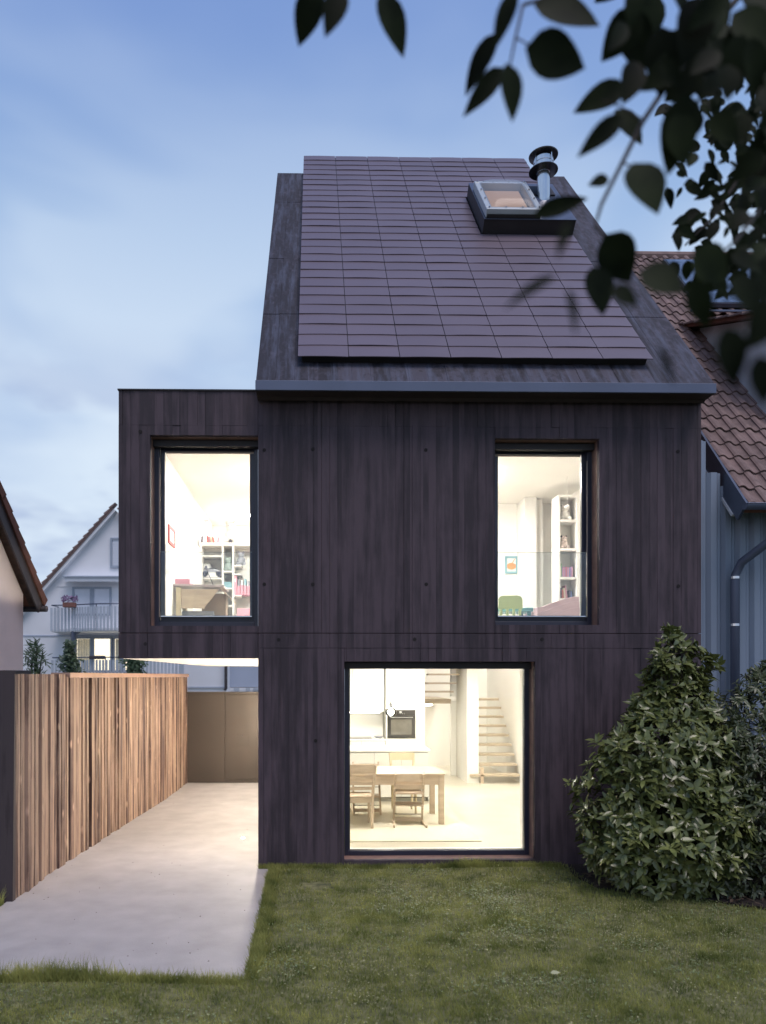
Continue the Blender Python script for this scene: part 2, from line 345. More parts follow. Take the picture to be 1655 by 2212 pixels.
def blades(n, xs, ys, h0, h1, wd=.0045, lean=.6):
    x, y = xs, ys; n = len(x)
    a = nr.rand(n)*2*np.pi; h = h0+(h1-h0)*nr.rand(n)**1.5; la = nr.rand(n)*2*np.pi; ll = h*lean*nr.rand(n)
    z = .0+.012*np.sin(x*2.1+y)+.01*np.sin(y*3.3-x*1.3)
    dx, dy = np.cos(a)*wd/2*(1+nr.rand(n)), np.sin(a)*wd/2*(1+nr.rand(n))
    V = np.empty((n, 3, 3)); V[:,0] = np.stack([x-dx, y-dy, z], 1); V[:,1] = np.stack([x+dx, y+dy, z], 1)
    V[:,2] = np.stack([x+np.cos(la)*ll, y+np.sin(la)*ll, z+h], 1)
    return V.reshape(-1, 3)
def lawn_ok(x, y):
    drive = (x > DR0-.02) & (x < DR1+.0) & (y > DF)
    house = (x > XS) & (y > YF-.01)
    bedm = (y > 7.62+.06*np.sin(x*7)-.42*np.clip(x-3.1, 0, 1.4)) & (x > 2.98)
    wall = (x < -2.95) & (x > -3.25) & (y > 7.35)
    patch = ((x-G(685,1921).x)/.20)**2+((y-G(685,1921).y)/.17)**2 < .9+.5*np.sin(x*40)*np.sin(y*31)
    return ~(drive | house | bedm | wall | patch)
n = 330000
y = 4.2+4.5*nr.rand(n)**1.15; x = -4.3+9.6*nr.rand(n)
dens = .5+.5*np.sin(x*3.1+1.7*np.sin(y*2.3))*np.sin(y*3.7+1.3*np.sin(x*1.9))
k = lawn_ok(x, y) & (nr.rand(n) < .45+.55*dens); x, y = x[k], y[k]
hh = blades(0, x, y, .020, .062, .006)
V = [hh]
# longer fringe along the drive, the facade and the frame edges
def fringe(n, fx, fy, h0, h1):
    a = nr.rand(n); V.append(blades(0, fx(a), fy(a), h0, h1, .005, .9))
fringe(9000, lambda a: DR0-1.3+(DR1-DR0+1.3)*a, lambda a: DF+.02-.10*nr.rand(len(a)), .03, .10)
fringe(6500, lambda a: DR1+.0+.10*nr.rand(len(a)), lambda a: DF+(YF-DF)*a, .03, .09)
fringe(9000, lambda a: XS+.02+(2.9-XS)*a, lambda a: YF-.01-.07*nr.rand(len(a)), .03, .085)
fringe(1500, lambda a: -1.95+.22*nr.randn(len(a)), lambda a: DF+.03-.10*nr.rand(len(a)), .06, .17)
fringe(900, lambda a: G(1020,1878).x+.15*nr.randn(len(a)), lambda a: YF-.02-.06*nr.rand(len(a)), .06, .15)
fringe(2500, lambda a: -3.05-.5*nr.rand(len(a)), lambda a: 6.6+.75*a, .06, .20)
tn = 26000; tcx = -4+9*nr.rand(260); tcy = 4.3+4.3*nr.rand(260); ti_ = nr.randint(0, 260, tn)
tx_ = tcx[ti_]+.07*nr.randn(tn); ty_ = tcy[ti_]+.06*nr.randn(tn); tk = lawn_ok(tx_, ty_)
V.append(blades(0, tx_[tk], ty_[tk], .03, .085, .006, 1.0))
V = np.concatenate(V); F = np.arange(len(V)).reshape(-1, 3)
g = npmesh('grass', V, F, M['grass']); 
# clover and weed leaves lying in the turf, dry clippings
def flecks(n, size, zz, m, name, x0=-1, x1=5, clump=None):
    if clump:
        cx = x0+(x1-x0)*nr.rand(clump); cy = 4.4+4.2*nr.rand(clump); i = nr.randint(0, clump, n); x = cx[i]+.16*nr.randn(n); y = cy[i]+.13*nr.randn(n)
    else: x = x0+(x1-x0)*nr.rand(n); y = 4.4+4.25*nr.rand(n)
    k = lawn_ok(x, y) & (y > 4.0); x, y = x[k], y[k]; n = len(x)
    a = nr.rand(n)*2*np.pi; s = size*(.6+.8*nr.rand(n)); z = zz*(.5+nr.rand(n)); ti = (nr.rand(n)-.5)*.9
    V = np.empty((n, 4, 3))
    for j, (p, q) in enumerate(((-1, 0), (0, -.6), (1, 0), (0, .6))):
        V[:, j] = np.stack([x+s*(np.cos(a)*p-np.sin(a)*q), y+s*(np.sin(a)*p+np.cos(a)*q), z+s*ti*p], 1)
    return npmesh(name, V.reshape(-1, 3), np.arange(n*4).reshape(-1, 4), m)
flecks(16000, .011, .028, M['clover'], 'clover', -4, 5, 110)
flecks(4200, .008, .036, M['straw'], 'grass_clippings', -.3, 4.6, 46)
flecks(900, .008, .034, M['straw'], 'grass_clippings', -4, 5)

# ------------------------------------------------------------------ leaves
def leaf_mesh(name, m, wd=.36, fold=.10, curl=.08, n=5):
    """leaf of unit length along +Y, blade folded along its midrib, petiole at the origin"""
    v = []; f = []
    for i in range(n+1):
        t_ = i/n; wv = wd/2*math.sin(math.pi*min(1, t_**.8))**.85*(1-.15*t_) if 0 < i < n else 0
        zc = -curl*t_*t_
        v += [(-wv, t_, zc+fold*wv*2), (0, t_, zc), (wv, t_, zc+fold*wv*2)]
    for i in range(n):
        a = i*3; b = a+3
        f += [(a, a+1, b+1, b), (a+1, a+2, b+2, b+1)]
    f = [x for x in f]
    me = bpy.data.meshes.new(name); me.from_pydata(v, [], f); me.materials.append(m); me.update()
    for p in me.polygons: p.use_smooth = True
    return me
def leaf_instances(me, mats, root, m, n_parts=300, key=None):
    """the 300 leaves that show largest become parts, the rest one mesh"""
    order = sorted(range(len(mats)), key=key if key else (lambda i: mats[i].translation.length))
    off = Matrix.Translation(-root.location)
    for i in order[:n_parts]:
        o = bpy.data.objects.new('leaf', me); C.objects.link(o); o.parent = root; o.matrix_local = off @ mats[i]
    rest = order[n_parts:]
    if rest:
        bv = np.array([v.co[:] for v in me.vertices]); bf = np.array([p.vertices[:] for p in me.polygons])
        A = np.array([np.array(mats[i]) for i in rest])
        V = np.einsum('nij,kj->nki', A[:, :3, :3], bv)+A[:, None, :3, 3]
        F = bf[None]+(np.arange(len(rest))*len(bv))[:, None, None]
        npmesh('foliage', V.reshape(-1, 3), F.reshape(-1, 4), m, root)
def leafmat(p, d, up, s, ws=1):
    d = Vector(d).normalized(); up = Vector(up); x = d.cross(up)
    if x.length < 1e-3: x = d.cross(Vector((1, 0, 0)))
    x.normalize(); z = x.cross(d)
    return Matrix.Translation(p) @ Matrix(((x.x*s*ws, d.x*s, z.x*s, 0), (x.y*s*ws, d.y*s, z.y*s, 0), (x.z*s*ws, d.z*s, z.z*s, 0), (0, 0, 0, 1)))

# ================================================================== THE HOUSE
H = thing('concrete_house', 'dark brown board-marked concrete house with steep solar-shingled roof and three lit windows', 'house', (XS, YF, 0))
ZT = ZP(400, 844, YF)                       # top of the flat-roofed box
ZSF = ZP(400, 1422, YF)                     # soffit of the drive-through
JZ, JZ2 = ZP(1000, 1368, YF), ZP(1000, 922, YF)
l0, l1, lb, lt = XP(324, YF), XS, ZP(440, 1352, YF), ZP(440, 940, YF)
r0, r1, rb, rt = XP(1070, YF), XP(1295, YF), ZP(1180, 1350, YF), ZP(1180, 947, YF)
k0, k1, kb, kt = XP(744, YF), XP(1156, YF), ZP(950, 1858, YF), ZP(950, 1429, YF)
ZEV = ZP(1000, 846, 8.39)                   # underside of eaves
BW = .097; nb = int(math.ceil((XR-XL)/BW))
bdel = {}
def dlt(i, band):
    if (i, band) not in bdel: bdel[(i, band)] = rnd.uniform(0, .0045)+(.004 if rnd.random() < .15 else 0)
    return bdel[(i, band)]
def relief(mb, x0, x1, z0, z1, band, ya=YF, yb=YF+.07):
    i = int(math.floor((x0)/BW))
    while i*BW < x1-1e-6:
        a = max(x0, i*BW); b = min(x1, (i+1)*BW)
        if b-a > .002:
            d = dlt(i, band); g_ = .0016 if (i*7919+len(band)+ord(band[0])) % 10 < 3 else 0.0
            mb.box(a+g_, b-g_, ya+d, yb, z0, z1)
        i += 1
g = .004
pm = MB(); relief(pm, XL, XS, JZ2+.001, ZT, 'a'); obj('wall_panel', pm, M['facade'], H)
pm = MB(); relief(pm, XL, XS, lt, JZ2-.0008, 'b'); relief(pm, XL, l0, lb, lt, 'b'); relief(pm, XL, XS, JZ+g, lb, 'b'); obj('wall_panel', pm, M['facade'], H)
pm = MB(); relief(pm, XL, XS, ZSF, JZ-g, 'c'); obj('wall_panel', pm, M['facade'], H)
pm = MB(); relief(pm, XS+g, XR, JZ2+.0008, ZEV+.02, 'd'); obj('wall_panel', pm, M['facade'], H)
pm = MB(); relief(pm, XS+g, r0, JZ+g, JZ2-.0008, 'e'); relief(pm, r0, r1, rt, JZ2-.0008, 'e'); relief(pm, r0, r1, JZ+g, rb, 'e'); relief(pm, r1, XR, JZ+g, JZ2-.0008, 'e'); obj('wall_panel', pm, M['facade'], H)
JZ3 = ZP(900, 1400, YF)
pm = MB(); relief(pm, XS+g, XR, JZ3+g*.5, JZ-g, 'f'); obj('wall_panel', pm, M['facade'], H)
pm = MB(); relief(pm, XS+g, k0, -.12, JZ3-g*.5, 'g'); relief(pm, k0, k1, kt, JZ3-g*.5, 'g'); relief(pm, k0, k1, -.12, kb, 'g'); relief(pm, k1, XR, -.12, JZ3-g*.5, 'g'); obj('wall_panel', pm, M['facade'], H)
# solid wall behind the cast face, window glow in the outer colour, then white lining
def wallring(mb, y0, y1, low):
    e = .0
    mb.box(XL+e, XS, y0, y1, lt, ZT-.01); mb.box(XL+e, l0, y0, y1, lb, lt); mb.box(XL+e, XS, y0, y1, low, lb)
    mb.box(XS, XR-e, y0, y1, rt, ZEV+.01); mb.box(XS, r0, y0, y1, rb, rt); mb.box(r1, XR-e, y0, y1, rb, rt)
    mb.box(XS, XR-e, y0, y1, kt, rb); mb.box(XS, k0, y0, y1, -.1, kt); mb.box(k1, XR-e, y0, y1, -.1, kt); mb.box(k0, k1, y0, y1, -.1, kb)
wm = MB(); wallring(wm, YF+.07, 9.05, ZSF+.002); obj('wall', wm, M['facade_glow'], H)
wm = MB(); wallring(wm, 9.05, 9.34, ZSF+.06); obj('wall_lining', wm, M['whiteup'], H)
# tie holes: dark discs, the shade of the recess put into the colour
for (px, py) in ((303,932),(571,972),(676,970),(920,972),(1465,975),(571,1262),(676,1262),(921,1262),(1466,1266),(602,1382),(896,1381),(1171,1381),(314,1391),(682,1600),(1372,1600)):
    p = W(px, py, YF-.0015); t_ = MB(); n = 14
    t_.add([(p.x+.021*math.cos(2*math.pi*i/n), YF-.002, p.z+.021*math.sin(2*math.pi*i/n)) for i in range(n)]+
           [(p.x+.021*math.cos(2*math.pi*i/n), YF+.01, p.z+.021*math.sin(2*math.pi*i/n)) for i in range(n)], [tuple(range(n))]+[(i, (i+1) % n, n+(i+1) % n, n+i) for i in range(n)])
    obj('tie_hole_shade', t_, M['hole_shade'], H)
# body of the upper box, side walls, back
BK = 18.6
wm = MB(); wm.box(XL, XL+.22, 9.34, 16.2, ZSF+.06, ZT-.01); wm.box(XL, XS, 15.3, 16.2, ZSF+.06, ZT-.01); wm.box(XR-.24, XR, 9.34, BK, -.1, 5.35)
wm.box(XS, XS+.12, 9.34, BK, -.1, 2.5); wm.box(XS, XR, BK-.2, BK, -.1, 5.35); wm.box(XS+.2, XS+.26, 15.3, BK, 2.83, 5.3)
wm.box(XL, XS-.01, 8.78, 16.2, 5.36, ZT-.02)
obj('outer_wall', wm, M['facade_glow'], H)
sm = MB().box(XL+.001, XS, YF+.071, 16.2, ZSF+.001, ZSF+.058); obj('carport_soffit', sm, M['soffit'], H)
# gable triangle left (hidden side) under the roof
A = math.atan(1.14); CA, SA = math.cos(A), math.sin(A)
YE = 8.39; ZE = ZP(900, 825, YE)
def RP(X, s, n): return Vector((X, YE+s*CA-n*SA, ZE+s*SA+n*CA))
def rbox(mb, x0, x1, s0, s1, n0, n1):
    return mb.hexa([RP(x0,s0,n0), RP(x1,s0,n0), RP(x1,s1,n0), RP(x0,s1,n0), RP(x0,s0,n1), RP(x1,s0,n1), RP(x1,s1,n1), RP(x0,s1,n1)])
ST_ = 7.75
ridge = RP(0, ST_, 0)
gm = MB()
for x in (XS+.002, XR-.2): gm.prism([(x, 9.0, 5.36), (x, ridge.y, ridge.z-.35), (x, BK, 5.36)], (.198, 0, 0))
obj('gable_wall', gm, M['facade_glow'], H)
for (a, b) in ((.0, 1.77), (1.77, 3.65), (3.65, 6.14), (6.14, ST_)):
    rm = MB(); 
    nseg = 24
    for i in range(nseg):
        xa = XS+(XR-XS)*i/nseg; xb = XS+(XR-XS)*(i+1)/nseg
        rbox(rm, xa+.001, xb-.001, a+.006, b-.006, -.06, rnd.uniform(-.006, 0))
    obj('roof_slab', rm, M['roofc'], H)
rm = MB(); rbox(rm, XS+.01, XR-.01, .05, ST_-.02, -.26, -.061)
rm.prism([(XS+.01, ridge.y-.1, ridge.z-.12), (XS+.01, BK+.2, 5.5), (XS+.01, BK+.2, 5.2), (XS+.01, ridge.y-.1, ridge.z-.4)], (XR-XS-.02, 0, 0))
obj('roof_deck', rm, M['soffitc'], H)
# eaves: zinc fascia and dark closed underside
zt = ZE+.004
em = MB().box(XS-.004, XR+.006, YE-.012, YE+.02, ZEV, zt); em.box(XS-.004, XR+.006, YE+.02, YE+.10, ZEV+.06, ZEV+.07)
obj('eaves_fascia', em, M['zinc'], H, bev=.003)
sm = MB().prism([(XS, YE+.021, ZEV+.003), (XS, YF-.001, ZEV-.0), (XS, YF-.001, RP(0, (YF-YE)/CA, -.08).z), (XS, YE+.021, ZE-.06)], (XR-XS, 0, 0)); obj('eaves_soffit', sm, M['soffitc'], H)
sm = MB().box(XL-.01, XS-.004, YF-.012, YF+.10, ZT+.001, ZT+.016); obj('parapet_trim', sm, M['black'], H)
# solar shingles
PL, PR = XP(643, 8.60), XP(1410, 8.60); PB = .39; RH = .2875; CW = (PR-PL)/7
HX0 = XP(1039, 11.25); r_in, r_out = 14, 20
for r in range(28):
    for c in range(7):
        x0 = PL+c*CW+.0045; x1 = PL+(c+1)*CW-.0045
        if r_in <= r < r_out:
            if x0 >= HX0-.02: continue
            if x1 > HX0: x1 = HX0-.006
        s0 = PB+r*RH; s1 = s0+RH+.012
        a, b, c_, d = (rnd.uniform(-.0022, .0022) for _ in range(4)); bow = rnd.uniform(.002, .006)
        v = []; 
        K = 4
        for i in range(K+1):
            u = i/K; xx = x0+(x1-x0)*u; bo = bow*4*u*(1-u)
            nf = .104+a*(1-u)+b*u+bo; nbk = .094+c_*(1-u)+d*u+bo*.6
            v += [RP(xx, s0, nf-.009), RP(xx, s0, nf), RP(xx, s1, nbk), RP(xx, s1, nbk-.006)]
        f = []
        for i in range(K):
            p = i*4; q = p+4
            f += [(p, q, q+1, p+1), (p+1, q+1, q+2, p+2), (p+2, q+2, q+3, p+3), (p+3, q+3, q, p)]
        f += [(0, 1, 2, 3), (K*4+3, K*4+2, K*4+1, K*4)]
        obj('solar_shingle', MB().add(v, f), M['panel'], H)
um = MB(); rbox(um, PL+.05, HX0-.02, PB+.06, PB+28*RH-.05, .001, .083); rbox(um, HX0-.02, PR-.05, PB+.06, PB+r_in*RH-.02, .001, .083); rbox(um, HX0-.02, PR-.05, PB+r_out*RH+.02, PB+28*RH-.05, .001, .083)
obj('panel_substructure', um, M['black'], H)
# skylight on a black curb, metal sheet beside it
s0, s1 = PB+r_in*RH+.01, PB+r_out*RH-.01
cm = MB(); rbox(cm, HX0+.015, PR-.015, s0, s1, .001, .30); obj('curb', cm, M['black'], H)
cm = MB(); rbox(cm, HX0+.012, PR-.012, s0-.012, s1, .301, .309); obj('curb_sheet', cm, M['verge'], H)
sx0, sx1, ss0, ss1 = XP(1051, 11.03), XP(1172, 11.03), s0+.035, s0+1.36
SK = obj('skylight', rbox(rbox(rbox(rbox(MB(), sx0, sx1, ss0, ss0+.09, .31, .43), sx0, sx1, ss1-.09, ss1, .31, .43), sx0, sx0+.09, ss0+.09, ss1-.09, .31, .43), sx1-.09, sx1, ss0+.09, ss1-.09, .31, .43),
         mat('skylight_frame', (.42,.47,.50), .35, var=.05, spec=.6), H, bev=.01)
dmm = MB(); nn = 14; dv = []
for j in range(nn+1):
    for i in range(nn+1):
        u = i/nn*2-1; v_ = j/nn*2-1; hh_ = .10*((1-u**4)*(1-v_**4))**.55
        dv.append(RP(sx0+.07+(sx1-sx0-.14)*(u+1)/2, ss0+.07+(ss1-ss0-.14)*(v_+1)/2, .432+hh_))
dmm.add(dv, [(j*(nn+1)+i, j*(nn+1)+i+1, (j+1)*(nn+1)+i+1, (j+1)*(nn+1)+i) for j in range(nn) for i in range(nn)])
obj('dome', dmm, M['dome'], SK, smooth=True)
q = MB(); rbox(q, sx0+.13, sx1-.13, ss0+.13, ss1-.13, .325, .33); obj('glow_pane', q, M['well_glow'], SK)  # emissive pane stands in for the room light glowing inside the skylight
q = MB(); rbox(q, sx0+.02, sx1-.02, ss0-.02, ss0+.0, .315, .36); obj('drip_edge', q, M['black'], SK)
for (u, v_) in [(i/3, 0) for i in range(4)]+[(i/3, 1) for i in range(4)]+[(0, j/3) for j in (1,2)]+[(1, j/3) for j in (1,2)]:
    p0 = RP(sx0+.045+(sx1-sx0-.09)*u, ss0+.045+(ss1-ss0-.09)*v_, .43); nn_ = Vector((0, -SA, CA))
    obj('bolt', MB().tube([p0, p0+nn_*.022], .013, 8), M['steel'], SK)
# flue
fx, fy = XP(1174, 11.75), 11.75; fz = RP(0, (fy-YE)/CA+.31*SA/CA, .30).z
FL = obj('flue_pipe', MB().lathe((fx, fy, fz-.12), [(.10,0),(.10,.12),(.098,.50),(.105,.505),(.105,.53),(.085,.55)], 28), M['steel'], H, smooth=False)
bk_ = mat('black_enamel', (.02,.02,.024), .25, var=.1, spec=.8)
obj('rain_collar', MB().lathe((fx, fy, fz+.40), [(.10,0),(.225,.012),(.225,.022),(.10,.03)], 36), bk_, FL)
obj('cowl', MB().lathe((fx, fy, fz+.43), [(.13,0),(.155,.01),(.155,.075),(.148,.08),(.148,.095),(.155,.10),(.155,.17),(.13,.18)], 32), M['steel'], FL)
for i in range(4):
    a = i*math.pi/2+.5; obj('cowl_strut', MB().bar((fx+.17*math.cos(a), fy+.17*math.sin(a), fz+.42), (fx+.17*math.cos(a), fy+.17*math.sin(a), fz+.67), .014, .014, (1,0,0)), M['steel'], FL)
obj('cowl_cap', MB().lathe((fx, fy, fz+.64), [(.05,-.01),(.225,.012),(.228,.026),(.05,.055)], 36), bk_, FL)
cm = MB(); rbox(cm, fx-.20, fx+.20, s1-.62, s1-.2, .31, .33); obj('flue_flashing', cm, M['black'], H)

# windows ----------------------------------------------------------
def ring(mb, x0, x1, z0, z1, a, y0, y1, b=None, c=None, tz=None):
    b = a if b is None else b; c = a if c is None else c; tz = a if tz is None else tz
    mb.box(x0, x0+a, y0, y1, z0, z1); mb.box(x1-b, x1, y0, y1, z0, z1); mb.box(x0+a, x1-b, y0, y1, z0, z0+c); mb.box(x0+a, x1-b, y0, y1, z1-tz, z1); return mb
def window(x0, x1, z0, z1, gx0, gx1, gz0, gz1, guard=None, ya=8.93, lab=None):
    Wn = obj('window', ring(MB(), x0+.001, x1-.001, z0+.001, z1-.001, .055, ya, ya+.06), M['frame'], H, bev=.004)
    if lab: Wn['label'] = lab
    obj('sash', ring(MB(), gx0-.05, gx1+.05, gz0-.06, gz1+.05, .05, ya+.061, ya+.11, .05, .06, .05), M['frame'], Wn, bev=.003)
    # dark filler between outer frame and sash
    obj('frame_liner', ring(MB(), x0+.056, x1-.056, z0+.056, z1-.056, max(.004, gx0-.052-x0-.056), ya+.02, ya+.07, max(.004, x1-.056-gx1-.052), max(.004, gz0-.062-z0-.056), max(.004, z1-.056-gz1-.052)), M['frame'], Wn)
    obj('pane', MB().box(gx0, gx1, ya+.082, ya+.088, gz0, gz1), M['glass'], Wn)
    for cx in (x0+.012, x1-.012): obj('guide_wire', MB().tube([(cx, ya-.02, z0+.01), (cx, ya-.02, z1-.08)], .0025, 5), M['steel'], Wn)
    obj('blind_box', MB().box(x0+.002, x1-.002, ya-.08, ya-.001, z1-.085, z1-.012), M['black'], Wn)
    if guard:
        a, b, zt_ = guard
        gd = obj('glass_guard', MB().box(a, b, ya-.022, ya-.012, gz0-.01, zt_), M['guard'], Wn)
        obj('guard_rail', MB().box(a, b, ya-.024, ya-.010, gz0-.022, gz0-.0105), M['steel'], gd)
        obj('guard_edge', MB().box(a, b, ya-.0225, ya-.0115, zt_+.0005, zt_+.005), mat('glass_edge', (.25,.33,.33), .3), gd)
    return Wn
yg = 9.015
window(l0, l1, lb, lt, XP(357,yg), XP(540,yg), ZP(450,1330,yg), ZP(450,978,yg), (XP(347,8.91), XP(544,8.91), ZP(450,1193,8.91)), lab='tall lit window with a glass guard at the left end of the upper floor')
window(r0, r1, rb, rt, XP(1075,yg), XP(1255,yg), ZP(1165,1330,yg), ZP(1165,983,yg), (XP(1076,8.91), XP(1267,8.91), ZP(1165,1194,8.91)), lab='tall lit window with a glass guard at the right of the upper floor')
window(k0, k1, kb, kt, XP(756,yg), XP(1130,yg), ZP(950,1834,yg), ZP(950,1441,yg), None, lab='large square lit kitchen window at ground level')
# thin cream seal strips seen beside the sashes
q = MB().box(l0+.060, l0+.068, 8.922, 8.929, lb+.12, lt-.2); obj('seal_strip', q, M['reflfr'], H)
q = MB().box(r1-.068, r1-.060, 8.922, 8.929, rb+.12, rt-.2); obj('seal_strip', q, M['reflfr'], H)
for (a, b, z) in ((l0+.13, l1-.06, lt-.125), (r0+.04, r1-.12, rt-.125)): obj('head_strip', MB().box(a, b, 8.985, 8.992, z-.006, z+.018), M['reflfr'], H)

# rooms ------------------------------------------------------------
ZC = 2.56; IR = XR-.241
ceil = MB().box(XS+.12, IR, 9.34, 15.0, ZC, 2.80).box(XS+.12, 2.2, 15.0, BK-.2, ZC, 2.80)
obj('floor_slab', ceil, M['white'], H)
obj('floor_slab', MB().box(XL+.22, XS+.12, 9.05, 15.3, ZSF+.06, 2.80), M['whiteup'], H)
fm = MB().box(XS+.12, IR, 9.05, BK-.2, -.05, .03); obj('ground_floor', fm, M['floor'], H)
FZ = 2.83
fm = MB().box(XL+.22, IR, 9.34, 13.0, 2.801, FZ); fm.box(XL+.22, 2.2, 13.0, 15.3, 2.801, FZ); obj('upper_floor', fm, M['floor'], H)
ul = MB()
LW = XP(366, 9.6)
CZ = EYE+ (XP(366,10)*0+ (HY-995)/FP)*(-2.03/((366-677)/FP))
ul.box(XL+.22, XL+.25, 9.34, 15.3, FZ, CZ); ul.box(XL+.25, .9, 15.0, 15.29, FZ, CZ); ul.box(.9, 1.05, 9.34, 15.29, FZ, CZ)
ul.box(1.05, IR, 13.0, 13.15, FZ, CZ); ul.box(IR-.03, IR, 9.34, 13.0, FZ, CZ)
ul.box(XP(1138,12.4), XP(1163,12.4), 12.5, 13.0, FZ, CZ); ul.box(XP(1163,12.5)+.0, 3.93, 12.62, 13.0, FZ, CZ)
obj('room_wall', ul, M['whiteup'], H)
obj('room_ceiling', MB().box(XL+.22, IR, 9.34, 15.29, CZ, 5.35), M['whiteup'], H)
kw = MB().box(XS+.121, XS+.15, 9.34, BK-.2, .03, ZC); kw.box(XS+.15, IR, BK-.23, BK-.201, .03, 5.3); kw.box(IR-.03, IR, 9.34, BK-.23, .03, ZC)
px0, px1, pY = XP(1009, 15.35), XP(1034, 15.35), 15.35
kw.box(px0, px1, pY, 16.5, .03, 5.2); kw.box(XP(974,16.5), px1, 16.5, 16.6, .03, 1.7)
kw.box(XP(974,16.5), px1, 16.5, 16.6, 1.80, 5.2)
kw.box(XP(918,15.3), XP(918,15.3)+.04, 15.9, BK-.23, .03, 1.65)
obj('partition_wall', kw, M['white'], H)
# stairs
SR = XP(1123, 15.3)
for i in range(1, 10):
    z = .03+.19*i; y0 = 15.05+.22*i
    x0 = px1-.001 if i > 1 else XP(1016, y0)
    yy0, yy1 = (y0, y0+.27) if i < 9 else (y0, 18.3)
    if i == 1: obj('stair_tread', MB().box(x0, SR, y0, pY-.002, z-.045, z).box(px1+.001, SR, pY-.002, y0+.27, z-.045, z), M['tread'], H, bev=.004)
    elif i == 9: obj('stair_tread', MB().box(px1+.001, SR, yy0, yy0+.3, z-.05, z), M['tread'], H, bev=.004)
    else: obj('stair_tread', MB().box(px1+.001, SR, yy0, yy1, z-.045, z), M['tread'], H, bev=.004)
sx = XP(918, 16.2)
obj('stair_landing', MB().box(sx, XP(974,16.45), 16.42, 18.3, 1.70, 1.745).box(sx, XP(974,16.45), 16.46, 18.3, 1.64, 1.699), M['tread'], H)
for i, (yy, z) in enumerate(((16.18, 1.93), (15.95, 2.12), (15.72, 2.31), (15.48, 2.50))):
    obj('stair_tread', MB().box(sx, XP(974,16.45)+.015+.02*i, yy, yy+.26, z-.04, z), M['tread'], H, bev=.004)
obj('stair_post', MB().box(px1+.03, px1+.09, 15.27, 15.33, .031, .36), M['wood'], H)
# room lamps
def ceiling_lamp(x, y, z, r, m, label, power_mat, grp):
    t_ = thing('ceiling_lamp', label, 'ceiling lamp', (x, y, z), 0, grp)
    obj('lamp_base', MB().lathe((x, y, z-.03), [(r*1.04, 0), (r*1.04, .029)], 28), M['white'], t_)
    obj('diffuser', MB().lathe((x, y, z-.055), [(r*.9, 0), (r, .012), (r, .024)], 28), power_mat, t_)
for i, (x, y, nm) in enumerate(((.9, 10.6, 'above the dining table'), (3.1, 10.9, 'right of the dining table near the window'), (1.4, 14.3, 'between the kitchen island and the wall units'), (3.0, 13.6, 'in front of the stairs'))):
    ceiling_lamp(x, y, ZC, .24, 0, 'round white ceiling lamp '+nm, M['lampw'], None)
ceiling_lamp(2.65, 17.2, 1.63, .12, 0, 'small round lamp added under the stair landing to brighten the passage', M['lampw'], None)  # added lamp, lightens the far passage wall
ceiling_lamp(3.8, 16.6, 5.2, .42, 0, 'round white lamp high over the stairwell', M['lampw'], None)
ceiling_lamp(-.6, 11.2, CZ, .26, 0, 'round white ceiling lamp in the left upstairs room', M['lampu'], None)
ceiling_lamp(-1.0, 13.9, CZ, .2, 0, 'round white ceiling lamp behind the bookcase of the left upstairs room', M['lampu'], None)
ceiling_lamp(2.35, 11.1, CZ, .26, 0, 'round white ceiling lamp in the right upstairs room', M['lampu'], None)

